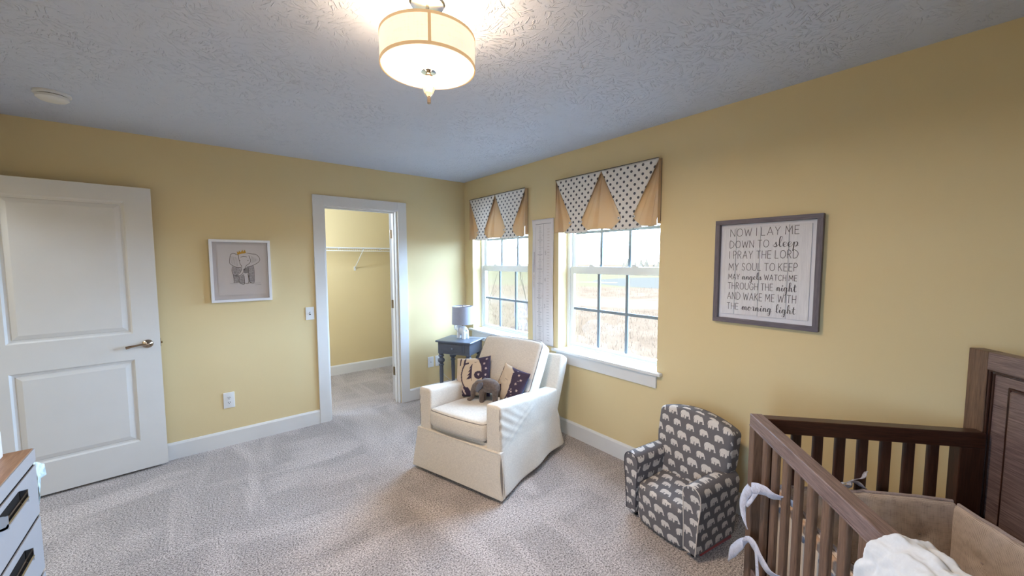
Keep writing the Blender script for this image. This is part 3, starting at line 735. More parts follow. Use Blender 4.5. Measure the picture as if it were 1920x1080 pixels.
CUR = {'l': (.30, [(.04, .12), (.2, .5), (.30, .92), (.22, 1.02), (.13, .8), (.12, .2), (.2, .0), (.30, .1)]), 'e': (.32, [(.05, .1), (.2, .22), (.27, .38), (.17, .46), (.07, .3), (.1, .07), (.2, 0), (.32, .1)]),
       's': (.32, [(.0, .1), (.16, .36), (.2, .48), (.21, .3), (.27, .12), (.16, -.01), (.05, .05), (.2, .03), (.32, .1)]),
       'p': (.42, [(.02, .12), (.12, .45), (.11, 0), (.06, -.42), (.1, -.1), (.15, .3), (.26, .46), (.35, .3), (.28, .04), (.18, .03), (.42, .12)]),
       'a': (.42, [(.05, .1), (.27, .42), (.13, .43), (.04, .2), (.1, .01), (.22, .12), (.29, .43), (.27, .1), (.33, 0), (.42, .1)]),
       'n': (.44, [(.0, .12), (.1, .43), (.12, .3), (.1, 0), (.14, .28), (.24, .45), (.3, .3), (.3, .06), (.36, 0), (.44, .1)]),
       'm': (.62, [(.0, .12), (.1, .43), (.12, .3), (.1, 0), (.14, .28), (.22, .45), (.28, .3), (.28, 0), (.32, .28), (.41, .45), (.47, .3), (.47, .06), (.53, 0), (.62, .1)]),
       'g': (.42, [(.05, .1), (.27, .42), (.13, .43), (.04, .2), (.1, .02), (.22, .12), (.29, .43), (.26, -.1), (.18, -.42), (.05, -.4), (.1, -.18), (.42, .12)]),
       'i': (.26, [(.0, .12), (.11, .43), (.1, .1), (.17, 0), (.26, .1)]), 'h': (.44, [(.0, .12), (.2, .6), (.25, .95), (.16, 1.0), (.11, .7), (.1, 0), (.13, .28), (.24, .45), (.3, .3), (.3, .06), (.36, 0), (.44, .1)]),
       't': (.32, [(.0, .12), (.13, .55), (.17, .82), (.13, .3), (.15, .04), (.23, 0), (.32, .1)]), 'o': (.38, [(.0, .12), (.2, .44), (.08, .4), (.03, .15), (.13, 0), (.26, .12), (.25, .38), (.17, .42), (.28, .33), (.38, .3)]),
       'r': (.32, [(.0, .2), (.09, .48), (.14, .50), (.22, .41), (.18, .1), (.24, 0), (.32, .1)])}
def textline(mb, segs, u0, u1, vb, h, fn, asp, wid):
    """segs [(text,'caps'|'cur',scale)] laid between u0..u1 with baseline vb, cap height h"""
    pieces = []; x = 0
    for txt, st, scl in segs:
        for wi, word in enumerate(txt.split(' ')):
            if pieces: x += .62
            if st == 'caps':
                for ch in word:
                    w, ss = CAP[ch]
                    for s in ss:
                        s2 = s
                        if len(s) > 5 and ch not in 'WMKN': s2 = [tuple(p)[:2] for p in catmull([(a, b, 0) for a, b in s], 3)]
                        if s2 is s:
                            for p0, p1 in zip(s[:-1], s[1:]): pieces.append(([(x+p0[0]*scl, p0[1]*scl), (x+p1[0]*scl, p1[1]*scl)], 1.))
                        else: pieces.append(([(x+a*scl, b*scl) for a, b in s2], 1.))
                    x += (w+.27)*scl
                x -= .27*scl
            else:
                pts = []
                for ch in word:
                    w, s = CUR[ch]; k = 1.32*scl
                    pts += [(x+a*k*1.55, b*k) for a, b in (s if not pts else s[1:])]
                    if ch == 'i': pieces.append(([(x+.23*k, .60*k), (x+.26*k, .64*k)], 1.8))
                    if ch == 't': pieces.append(([(x+.02*k, .52*k), (x+.44*k, .58*k)], 1.))
                    x += w*k*1.55
                sm = [tuple(p)[:2] for p in catmull([(a, b, 0) for a, b in pts], 4)]; pieces.append((sm, 'brush'))
    kx = (u1-u0)/x
    for s, w in pieces:
        P = [(u0+a*kx, vb+b*h) for a, b in s]
        Pm = [(a, b*asp) for a, b in P]
        if w == 'brush':
            ww = []
            for i in range(len(Pm)):
                a = Pm[max(i-1, 0)]; b = Pm[min(i+1, len(Pm)-1)]; dy = b[1]-a[1]; L = math.hypot(b[0]-a[0], dy)+1e-9
                ww.append(wid*(.55+1.25*max(0, -dy/L)))
        else: ww = [wid*w]*len(Pm)
        ribbon(mb, Pm, ww, lambda u, v, d: fn(u, v/asp, d), .0)
asp = IH/IW; mb = MB()
LINES = [([('NOW I LAY ME', 'caps', 1)], .872, .078), ([('DOWN TO', 'caps', 1), ('sleep', 'cur', 1.05)], .752, .072), ([('I PRAY THE LORD', 'caps', 1)], .640, .076), ([('MY SOUL TO KEEP', 'caps', 1)], .515, .074),
         ([('MAY', 'caps', 1), ('angels', 'cur', 1), ('WATCH ME', 'caps', 1)], .420, .054), ([('THROUGH THE', 'caps', 1), ('night', 'cur', .95)], .315, .068), ([('AND WAKE ME WITH', 'caps', 1)], .205, .074), ([('THE', 'caps', 1), ('morning light', 'cur', .95)], .098, .066)]
for i, (sgm, vb, h) in enumerate(LINES): textline(mb, sgm, .115-.012*(i/7), .835, vb, h, SF, asp, .0058)
mb.build('prayer_lettering', 'ink', sg, smooth=False)
MB().box(-.022, -.020, -.026, -(SWD-.026), .026, SHT-.026).build('glass_pane', 'signglass', sg, smooth=False)
# ---- growth chart between the windows
gc = empty('growth_chart', (0, -1.206, .75), 0, 'tall pale canvas growth chart with faded ruler marks, hung between the windows', 'growth chart')
GW, GH = .272, 1.155
def GCx(u, v): return .010+.010*math.sin(v*3.0)**2+.006*math.sin(u*3.1)*math.sin(v*7)+(.012*max(0, .1-u)*10*max(0, v-.9)*10)
def GF(u, v, d): return (-(GCx(u, v))-d, -u*GW, v*GH)
mb = MB().grid(10, 60, lambda u, v: GF(u, v, 0)); o = mb.build('canvas_sheet', 'canvas', gc, sharp=0); s_ = o.modifiers.new('s', 'SOLIDIFY'); s_.thickness = .003; s_.offset = -1
mb = MB(); tn = MB()
def hl(m, u0, u1, v, w=.003): ribbon(m, [(u0, v*4.25), (u1, v*4.25)], w*1.0, lambda a, b, d: GF(a, b/4.25, .004))
def vl(m, u, v0, v1, w=.007):
    n = 24; ribbon(m, [(u, (v0+(v1-v0)*i/n)*4.25) for i in range(n+1)], w, lambda a, b, d: GF(a, b/4.25, .004))
vl(mb, .56, .02, .96); vl(mb, .16, .02, .94, .006); hl(mb, .16, .90, .962, .012)
for i in range(96):
    v = .03+i*.0096; L = .22 if i % 12 == 0 else (.16 if i % 6 == 0 else .10)
    hl(mb, .38-L/2, .38+L/2, v, .010 if i % 12 == 0 else .006)
for i in range(40):
    v = .04+i*.0225; hl(tn if i > 14 else mb, .73, .83, v, .008)
DIG = {'1': [[(.3, 0), (.3, 1), (.1, .8)]], '2': [[(0, .8), (.3, 1), (.6, .75), (0, 0), (.6, 0)]], '3': [[(0, .9), (.5, .95), (.3, .55), (.6, .3), (.3, 0), (0, .1)]], '4': [[(.5, 0), (.5, 1), (0, .35), (.7, .35)]], '5': [[(.6, 1), (.1, 1), (.05, .6), (.5, .6), (.55, .2), (.3, 0), (0, .05)]]}
for k, v in enumerate((.30, .51, .72)):
    for s in DIG['345'[k]]: ribbon(mb, [(.62+a*.07, (v+b*.028)*4.25) for a, b in s], .012, lambda a, b, d: GF(a, b/4.25, .004))
for k in range(9):
    for s in DIG['12345'[k % 5]]: ribbon(mb, [(.50+a*.035, (.10+k*.096+b*.010)*4.25) for a, b in s], .006, lambda a, b, d: GF(a, b/4.25, .004))
vl(mb, .105, .58, .74, .020)
for i in range(11): ribbon(tn, [(.09, (.46+i*.0095)*4.25), (.125, (.46+i*.0095)*4.25)], .012, lambda a, b, d: GF(a, b/4.25, .004))
mb.build('ruler_marks', 'chartink', gc, smooth=False)['kind'] = 'stuff'; tn.build('tan_marks', 'charttan', gc, smooth=False)['kind'] = 'stuff'

# ================================================================== VALANCES
def valance(y1, label):
    """y1 = left (north) end; hangs 0.956 wide"""
    VW, VH = .960, .450; e = empty('window_valance', (0, y1, 2.214-VH), 0, label, 'valance', 'valances over the two windows')
    hw = VW/2
    MB().box(-.030, 0, -.004, -VW+.004, VH-.022, VH-.002).build('mounting_board', 'pleat', e, smooth=False)
    # pleated lining: one sheet, depth by position
    def depth(u, v):      # u metres from left, v 0 bottom..1 top
        t = 1-v
        best = .010
        for c, w in ((0, .15), (hw, .15), (VW, .15)):
            half = w*min(1, t*1.12)+.003
            s = (u-c)/half
            if abs(s) < 1:
                val = abs(s+.28 if c == hw else (s-.45 if c == 0 else s+.42))
                best = max(best, .010+.034*t**.7*math.cos(s*math.pi/2)**.5)
                if val < .20: best = .003+(best-.003)*(val/.20)**.9
        return best
    def bot(u): return .010*abs(math.sin((u/hw)*math.pi*1.5+.4))-.004
    [MB().box(-.038, 0, ya, ya+.003, .012, VH-.004).build('side_return', 'pleat', e, smooth=False) for ya in (-.003, -VW)]
    mb = MB().grid(200, 30, lambda a, b: (-depth(a*VW, b)-.002, -a*VW, VH-.004-(1-b)*(VH-.004-bot(a*VW))))
    o = mb.build('pleated_lining', 'pleat', e, sharp=0); s_ = o.modifiers.new('s', 'SOLIDIFY'); s_.thickness = .0015; s_.offset = 1
    for k in (0, 1):
        c = hw*k+hw/2
        def half(v):      # panel half width from top (1) to bottom (0)
            if v > .16: return .045+(hw/2-.045)*((v-.16)/.84)
            return .045+(.13-.045)*((.16-v)/.16)**1.1
        def P(a, b):
            w = half(b)*(2*a-1); x = -(.047-.010*b)+.004*abs(2*a-1)
            return (x, -(c+w), b*VH-.002-.006*math.sin(a*math.pi)*(1-b)-(.004 if b < .02 else 0))
        mb = MB().grid(14, 28, P); o = mb.build('polka_dot_panel', 'dots', e, sharp=0); s_ = o.modifiers.new('s', 'SOLIDIFY'); s_.thickness = .0018; s_.offset = 1
        # thin dark edge cord
        for sgn in (0, 1):
            pts = [Vector(P(sgn, j/20))+Vector((-.001, 0, 0)) for j in range(3, 21)]
            if sgn == 0: MB().tube(pts, .0014, 5).build('edge_cord', 'ink', o)
        for sgn in (-1, 1):
            b = MB().lathe([(.0105, 0), (.0105, -.003), (.008, -.005), (.001, -.005)], (-.051, -(c+sgn*.062), VH*.165), 18, axis='x').build('button', 'plate', e)
            MB().lathe([(.005, -.0052), (.005, -.0065), (.001, -.0065)], (-.051, -(c+sgn*.062), VH*.165), 12, axis='x').build('button_centre', 'ink', b)
    MB().tube([(-.040, 0, VH), (-.041, -VW, VH)], .0022, 6).tube([(-.002, -VW, .03), (-.002, -VW, VH)], .0022, 6).build('top_cord', 'ink', e)
    return e
valance(-.167, 'polka dot valance with peach pleats over the smaller-looking window by the lamp')
valance(-1.526, 'polka dot valance with peach pleats over the window beside the framed sign')

# ================================================================== SIDE TABLE AND LAMP
ta = empty('side_table', (-.334, -.417, 0), math.radians(-60.97), 'slate blue side table with turned legs and one small drawer in the corner', 'side table')
TW, TD = .208, .166
MB().rbox((0, 0, .690), (TW, TD, .010), .008, 6).build('table_top', 'table', ta)
TX, TY = TW-.022, TD-.022
MB().box(-TX, TX, -TY, TY, .560, .681).build('apron_box', 'table', ta, smooth=False, bevel=.003)
dr = MB().box(-.125, .125, -TY-.006, -TY+.01, .580, .668).build('drawer', 'table', ta, smooth=False, bevel=.003)
MB().box(-.108, .108, -TY-.009, -TY-.006, .594, .654).build('drawer_panel', 'table', dr, smooth=False, bevel=.0025)
MB().lathe([(.005, -TY-.009), (.006, -TY-.020), (.013, -TY-.026), (.013, -TY-.032), (.005, -TY-.038)], (0, 0, .624), 18, axis='y').build('drawer_knob', 'table', dr)
legp = [(.014, 0), (.018, .012), (.013, .03), (.0135, .05), (.0215, .36), (.0205, .40), (.0205, .425), (.028, .432), (.028, .442), (.019, .450), (.022, .458), (.036, .474), (.037, .490), (.030, .504), (.019, .512), (.019, .520), (.029, .528), (.030, .536), (.022, .545), (.026, .553), (.026, .562)]
for sx in (-1, 1):
    for sy in (-1, 1): MB().lathe(legp, (sx*(TX-.024), sy*(TY-.024), 0), 20).build('leg', 'table', ta)
MB().box(-.03, .03, TY-.002, TY+.035, .598, .604).build('rear_ledge', 'plate', ta, smooth=False) if False else None
lm = empty('table_lamp', (-.293, -.404, .701), math.radians(-60.97-20), 'small white ceramic elephant lamp with grey drum shade on the side table', 'lamp')
# elephant base: side-on, trunk raised to the left
blob('elephant_base', [((0, .0, .085), (.062, .048, .050), (0, 0, 0)), ((-.052, -.006, .100), (.034, .036, .038), (0, 0, 0)),
     ([(-.038, -.022, .075), (-.040, -.024, .003)], [.020, .0205]), ([(-.038, .022, .075), (-.040, .024, .003)], [.020, .0205]),
     ([(.038, -.022, .075), (.041, -.024, .003)], [.021, .021]), ([(.038, .022, .075), (.041, .024, .003)], [.021, .021]),
     ([(-.078, -.006, .092), (-.106, -.008, .088), (-.118, -.008, .112), (-.108, -.008, .142), (-.092, -.008, .150)], [.017, .013, .011, .009, .008]),
     ([(.062, 0, .10), (.07, 0, .08)], [.005, .004])], 'ceramic', lm, .0035, 4)
for sy in (-1, 1):
    blob('ear', [((-.034, sy*.044, .098), (.024, .006, .030), (0, 0, sy*.25))], 'ceramic', lm, .003, 3)
MB().lathe([(.010, .120), (.010, .165), (.014, .168), (.014, .20)], n=14).build('lamp_neck', 'nickel', lm)
MB().lathe([(.114, .155), (.110, .345), (.108, .345), (.112, .155), (.114, .155)], n=48, caps=False).build('lamp_shade', 'shade', lm)
MB().tube([(-.109, 0, .343), (.109, 0, .343)], .002, 6).tube([(0, -.109, .343), (0, .109, .343)], .002, 6).lathe([(.006, .337), (.006, .356)], n=10).build('shade_fitter', 'nickel', lm)
cp = catmull([(-.25, -.42, .706), (-.20, -.50, .7045), (-.135, -.545, .7045), (-.098, -.556, .700), (-.088, -.556, .66), (-.088, -.55, .6), (-.05, -.5, .35), (-.04, -.35, .12), (-.08, -.2, .02), (-.3, -.03, .2), (-.378, -.014, .36)], 6)
o = MB().tube(cp, .0028, 6).build('power_cord', 'cord'); tag(o, 'white lamp cord trailing over the side table edge to the wall', 'cord')

# ================================================================== ARMCHAIR
AC = empty('armchair', (-.76, -1.557, 0), math.atan2(-.956, .292), 'large oatmeal linen slipcovered swivel armchair by the windows', 'armchair')
def wr(x, y, z, s=1.): return mn.noise(Vector((x*s, y*s, z*s)))
# side: x centre .3075, half width .0575; arm slopes down to the back
def arm_part(sg):
    zc, hz = .315, .295
    def wp(x, y, z):
        Z = z+zc
        k = max(0, 1-Z/.34)
        ow = max(0., min(1., (x*sg+.035)/.07)); ow = ow*ow*(3-2*ow); out = True
        top = Z > .2
        nx = x
        flare = .040*k**1.2
        nx = x+sg*flare*(.6+.4*ow)
        ny = y+(-.020*k if y < 0 else .045*k)*(abs(y)/.4)
        if Z > .25:
            Z2 = Z - .105*((y+.4)/.8)*min(1, (Z-.25)/.3)
        else: Z2 = Z
        if out:
            # drapery: gathers under the front of the arm, long diagonal folds, soft pleats at the hem
            fr = max(0, 1-(y+.4)/.35)
            nx += ow*sg*(.004*math.sin((Z*1.0+y*.55)*95)*fr*max(0, min(1, (Z-.33)*6))*max(0, min(1, (.62-Z)*8)))
            dg = (Z-.28)-(y+.40)*.62
            nx += ow*sg*(.0045*math.exp(-(dg/.014)**2)*max(0, 1-abs(y+.15)/.35)+.003*math.exp(-((dg-.06)/.015)**2)*max(0, 1-abs(y+.2)/.3))
            nx += ow*sg*(.010*k*math.sin(y*15+1)+.009*wr(y*5, Z*4, 3.1+sg))
        if y < -.39 and Z < .315:      # kick-pleat opening at the front corner
            L = math.sin(math.pi*max(0, min(1, (.31-Z)/.28))); 
            ny += .014*L*ow
        if Z < .1: Z2 += (.1-Z)/.1*(.020+.016*math.sin((y+.05)*7.5)*(.3+.7*ow))
        return (nx, ny, Z2-zc)
    o = MB().rbox((sg*.3075, 0, zc), (.0575, .40, hz), .022, 46, wp).build('side_panel' , 'linen', AC, sharp=0)
    return o
for sg in (-1, 1): arm_part(sg)
# front rail with skirt
def wf(x, y, z):
    Z = z+.165; k = max(0, 1-Z/.33); nx = x*(1+.10*k**1.2); ny = y-.032*k**1.1
    L = math.sin(math.pi*max(0, min(1, (.31-Z)/.28)))
    nx -= .010*L*max(0, min(1, (x-.30)/.06))
    ny += .0025*wr(x*6, Z*5, 1)
    if Z < .05: Z += (.05-Z)*.35*(.5+.5*math.cos(x*3))
    return (nx, ny, Z-.165)
MB().rbox((0, -.387, .165), (.372, .024, .150), .010, 40, wf).build('front_skirt', 'linen', AC, sharp=0)
MB().box(-.30, .30, -.38, .42, .05, .335).build('inner_frame', 'linen', AC, smooth=False)
# kick pleat at both front corners: dark lens patch paints the fold's shade
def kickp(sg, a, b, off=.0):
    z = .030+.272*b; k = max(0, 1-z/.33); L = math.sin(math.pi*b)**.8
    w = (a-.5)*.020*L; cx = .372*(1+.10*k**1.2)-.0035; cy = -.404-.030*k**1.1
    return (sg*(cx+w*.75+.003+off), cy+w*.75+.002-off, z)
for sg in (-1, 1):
    kp = MB().grid(4, 18, lambda a, b: kickp(sg, a, b)).build('kick_pleat_shade', 'welt', AC, sharp=0)
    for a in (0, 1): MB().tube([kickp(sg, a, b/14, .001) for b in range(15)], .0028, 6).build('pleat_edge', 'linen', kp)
# swivel base
MB().lathe([(.24, .004), (.24, .022), (.05, .03), (.05, .06)], (0, .02, 0), 36).build('swivel_base', 'dark', AC)
# back frame (outer), leaning
lean = math.radians(27)
def leanfn(y0, z0, ang, slack=0):
    ca, sa = math.cos(ang), math.sin(ang)
    return lambda x, y, z: (x, y0+y*ca+z*sa, z0-y*sa+z*ca)
L1 = leanfn(.36, .46, lean)
def wb(x, y, z):
    X, Y, Z = x, y, z
    Y += .006*math.sin(x*4)*0
    if Z > .2: X *= (1-.02*(Z-.2)/.12)
    X += .003*wr(x*4, y*3, z*6+5)
    return L1(X, Y, Z)
MB().rbox((0, 0, 0), (.363, .058, .335), .024, 24, lambda x, y, z: wb(x, y+.055, z)).build('back_frame', 'linen', AC, sharp=0)
# lower rear skirt
def wr2(x, y, z):
    Z = z+.19; k = max(0, 1-Z/.34); return (x*(1+.10*k)+.004*math.sin(Z*30), y+.05*k+.004*math.sin(x*22)*k, z+(.02 if Z < .04 else 0))
MB().rbox((0, .392, .19), (.362, .022, .175), .015, 24, wr2).build('rear_skirt', 'linen', AC, sharp=0)
# seat cushion
def wseat(x, y, z):
    fx, fy = x/.247, y/.31
    crown = .022*(1-fx*fx)*(1-fy*fy) if z > 0 else -.004*(1-fx*fx)
    zz = z+crown-.055*(y+.31)/.62
    yy = y-.014*(1-fx*fx)*(1-(z/.065)**2)*(1 if y < 0 else 0)-.01*(1-fx*fx)*(1 if y < -.2 else 0)
    return (x+.004*(1 if x > 0 else -1)*(1-(z/.065)**2), yy, zz)
SCZ = .412
MB().rbox((0, -.105, SCZ), (.247, .31, .065), .030, 22, wseat).build('seat_cushion', 'linen', AC, sharp=0)
seatc = AC.children[-1]
def welt(name, parent, pts, r=.0032, mat='welt', closed=True): return MB().tube(pts, r, 6, closed).build(name, mat, parent)
def loop_pts(hx_, hy_, r, z, fn, n=14):
    pts = []
    for cx, cy, a0 in ((hx_-r, hy_-r, 0), (-hx_+r, hy_-r, 90), (-hx_+r, -hy_+r, 180), (hx_-r, -hy_+r, 270)):
        for k in range(5): a = math.radians(a0+90*k/4); pts.append((cx+r*math.cos(a), cy+r*math.sin(a)))
    out = []
    for i in range(len(pts)):
        a, b = Vector(pts[i]), Vector(pts[(i+1) % len(pts)]); m = max(1, int((b-a).length/.04))
        for k in range(m): p = a+(b-a)*k/m; out.append(fn(p.x, p.y, z))
    return out
o = welt('cushion_piping', seatc, [Vector(p)+Vector((0, -.105, SCZ)) for p in loop_pts(.2415, .3045, .03, .052, wseat)])
# back cushion
lc = math.radians(33)
L2 = leanfn(.250, .678, lc)
BH = .215
def wback(x, y, z):
    fx, fz = x/.287, z/BH
    y2 = y
    if y < 0: y2 -= .026*(1-fx*fx)*(1-fz*fz)
    sh = .008*(1-fx*fx)*(1 if z > 0 else -1)*max(0, abs(fz)-.5)*2
    X = x+.005*wr(x*5, 2, z*6); Z = z+sh-.010*abs(fx)**4*(1 if z > 0 else 0)
    return L2(X, y2+.004*wr(x*7, z*7, 4), Z)
bc = MB().rbox((0, 0, 0), (.287, .076, BH), .036, 22, lambda x, y, z: wback(x-.0, y, z)).build('back_cushion', 'linen', AC, sharp=0); bc.location = (.006, 0, 0)
def wbw(a, b, z): return wback(a, z, b)
welt('cushion_piping', bc, loop_pts(.279, BH-.008, .034, -.063, wbw))
welt('cushion_piping', bc, loop_pts(.279, BH-.008, .034, .056, wbw), mat='linen')
# arm edge piping (front faces)
for sg in (-1, 1):
    pts = [(sg*.3592, -.3938, .33), (sg*.3588, -.3938, .45), (sg*.3582, -.3935, .570), (sg*.352, -.390, .590)]
    MB().tube(catmull(pts, 3), .0018, 6).build('arm_piping', 'welt', AC)
MB().tube([(x, -.4125, .309) for x in (-.37, -.2, 0, .2, .37)], .0026, 6).build('front_seam', 'linen', AC)

# ---- cushions on the armchair
def pillow_print(kind):
    navy = np.array([.060, .045, .075]); cream = np.array([.60, .49, .38]); pink = np.array([.62, .50, .46])
    def inside(poly, u, v):
        r = np.zeros(u.shape, bool); n = len(poly)
        for i in range(n):
            x0, y0 = poly[i]; x1, y1 = poly[(i+1) % n]
            c = ((y0 > v) != (y1 > v)) & (u < (x1-x0)*(v-y0)/(y1-y0+1e-12)+x0); r ^= c
        return r
    def seg(u, v, a, b, w):
        ax, ay = a; bx, by = b; L = (bx-ax)**2+(by-ay)**2; t_ = np.clip(((u-ax)*(bx-ax)+(v-ay)*(by-ay))/L, 0, 1)
        return np.hypot(u-ax-t_*(bx-ax), v-ay-t_*(by-ay)) < w/2
    def paint(u, v):
        c = np.zeros(u.shape+(3,))+navy
        def put(m, col): c[m] = col
        def star(cx, cy, r):
            for a in (0, 60, 120):
                dx, dy = r*math.cos(math.radians(a+30)), r*math.sin(math.radians(a+30)); put(seg(u, v, (cx-dx, cy-dy), (cx+dx, cy+dy), r*.35), pink)
        def tree(cx, cy, h, w):
            for k in range(4):
                z0 = cy+h*k*.22; put(inside([(cx-w*(1-.18*k), z0), (cx+w*.15, z0+.02), (cx+w*.1, z0+h*.36)], u, v), navy)
            put(seg(u, v, (cx+w*.1, cy-.03), (cx+w*.1, cy+h*.9), .02), navy)
        rs = random.Random(7)
        for k in range(26): star(rs.random(), rs.random(), .018)
        if kind == 0:
            put(inside([(-.1, .30), (-.1, 1.0), (.55, 1.0), (.70, .92), (.80, .74), (.84, .5), (.85, -.1), (.60, -.1), (.52, .1), (.45, .22), (.30, .24), (.15, .12), (.0, .06)], u, v), cream)
            put(inside([(.84, .0), (.84, .55), (.80, .75), (.72, .90), (1.1, 1.1), (1.1, 0)], u, v), navy)
            for s in ((.92, .92), (.88, .80), (.93, .68), (.93, .52), (.95, .38), (.92, .25)): star(*s, .026)
            pts = [(.42, .84), (.32, .82), (.26, .70), (.23, .55), (.25, .40), (.32, .26), (.40, .18)]
            for i in range(len(pts)-1): put(seg(u, v, pts[i], pts[i+1], .045-.002*i), navy)
            for a, b in (((.06, .52), (.17, .05)), ((.14, .52), (.34, .06))): put(seg(u, v, a, b, .045), pink)
            put(inside([(-.1, -.1), (.32, -.1), (.30, .10), (.2, .22), (.1, .42), (.0, .50), (-.1, .5)], u, v) & ~(seg(u, v, (.06, .52), (.17, .05), .045) | seg(u, v, (.14, .52), (.34, .06), .045)), navy)
            for s in ((.06, .2), (.16, .3), (.24, .08), (.05, .06), (.25, .2)): star(*s, .022)
            tree(.53, .42, .40, .14); put(((u-.74)/.12)**2+((v-.52)/.10)**2 < 1, navy); star(.74, .53, .028)
            for xx in (.16, .30): put(seg(u, v, (xx, .80), (xx, .96), .045), navy)
            put(seg(u, v, (.60, .86), (.64, .84), .012) | seg(u, v, (.64, .84), (.67, .87), .012), navy)
        else:
            put(inside([(-.1, .1), (.0, .5), (.02, 1.1), (.28, 1.02), (.50, .90), (.58, .60), (.60, .30), (.52, .05), (.40, -.1), (.32, -.1), (.34, .30), (.26, .44), (.16, .36), (.10, .1), (.05, -.1)], u, v), cream)
            put(inside([(.12, -.1), (.12, .30), (.18, .40), (.27, .40), (.32, .30), (.33, -.1)], u, v), navy); star(.22, .28, .04); star(.22, .08, .03)
            for s in ((.74, .85), (.76, .60), (.70, .36), (.86, .74), (.62, .15), (.86, .45), (.8, .2)): star(*s, .032)
            for i in range(5): put(inside([(-.06, .12+.16*i), (.08, .16+.16*i), (.05, .27+.16*i)], u, v), navy)
            put(seg(u, v, (.06, .05), (.09, .86), .02), navy); put(seg(u, v, (.36, .62), (.44, .60), .012), navy)
        return c
    return paint
def pillow(name, loc, rot, s, kind, label, th=.055):
    N = 90; mb = MB()
    e = empty(name, loc, 0, label, 'cushion', 'printed pillows on the armchair'); e.rotation_euler = rot
    def P(a, b, sg):
        u, v = 2*a-1, 2*b-1; k = 1-.075*(1-abs(v)**2)*abs(u)**1.5; k2 = 1-.075*(1-abs(u)**2)*abs(v)**1.5
        h = th*((1-u*u)*(1-v*v))**.42+.003*wr(u*4, v*4, kind+2)*((1-u*u)*(1-v*v))
        return (u*s/2*k, sg*h, v*s/2*k2+s/2)
    for sg in (-1, 1):
        mb = MB().grid(N, N, lambda a, b: P(a, b, sg))
        if sg > 0: mb.f = [f[::-1] for f in mb.f]
        o = mb.build('printed_face' if sg < 0 else 'back_face', 'print', e, sharp=0)
        me = o.data; ca = me.color_attributes.new('print', 'FLOAT_COLOR', 'POINT')
        uu, vv = np.meshgrid(np.linspace(0, 1, N+1), np.linspace(0, 1, N+1), indexing='ij')
        c = pillow_print(kind)(uu, vv) if sg < 0 else np.zeros((N+1, N+1, 3))+np.array([.05, .06, .11])
        buf = np.ones((N+1, N+1, 4)); buf[..., :3] = c; ca.data.foreach_set('color', buf.reshape(-1).astype(np.float32))
    return e
def acw(x, y, z):
    O = Vector((-.76, -1.557, 0)); X = Vector((.292, -.956, 0)); Y = Vector((.956, .292, 0)); return O+X*x+Y*y+Vector((0, 0, z))
rzc = math.atan2(-.956, .292)
pillow('throw_pillow', acw(-.165, -.03, .455), (math.radians(-22), math.radians(-10), rzc+math.radians(10)), .318, 0, 'left navy and cream pillow printed with trees, birch trunks and stars', .05)
pillow('throw_pillow', acw(.120, .0, .462), (math.radians(-24), math.radians(7), rzc-math.radians(13)), .275, 1, 'right navy and cream pillow printed with stars, leaning against the arm', .045)
# plush elephant: faces left (towards -x local), seen side-on
pe = empty('plush_elephant', acw(.000, -.075, .464), rzc+math.radians(18), 'small dark grey knitted plush elephant standing in front of the pillows', 'stuffed toy')
blob('body', [((.026, 0, .104), (.066, .040, .044), (0, .12, 0)), ((-.038, 0, .096), (.036, .034, .040), (0, 0, 0)),
     ([(-.062, 0, .092), (-.078, -.002, .062), (-.080, -.004, .030), (-.096, -.008, .012), (-.108, -.010, .012)], [.024, .017, .013, .011, .009]),
     ([(-.016, -.016, .080), (-.018, -.020, .014)], [.019, .015]), ([(-.016, .016, .080), (-.018, .022, .014)], [.019, .015]),
     ([(.068, -.016, .085), (.066, -.020, .014)], [.021, .016]), ([(.068, .016, .085), (.066, .022, .014)], [.021, .016])], 'plush', pe, .004, 5)
blob('ear', [((-.030, -.040, .100), (.014, .006, .042), (.35, .45, 0)), ((-.014, -.043, .112), (.012, .006, .032), (.3, .45, 0))], 'plushear', pe, .003, 3)
blob('ear', [((-.030, .040, .100), (.016, .006, .040), (-.35, .35, 0))], 'plushear', pe, .003, 3)
MB().box(.086, .098, -.024, -.021, .012, .046).build('cloth_tag', 'bumpout', pe, smooth=False)

pe.scale = (1.25, 1.25, 1.25)
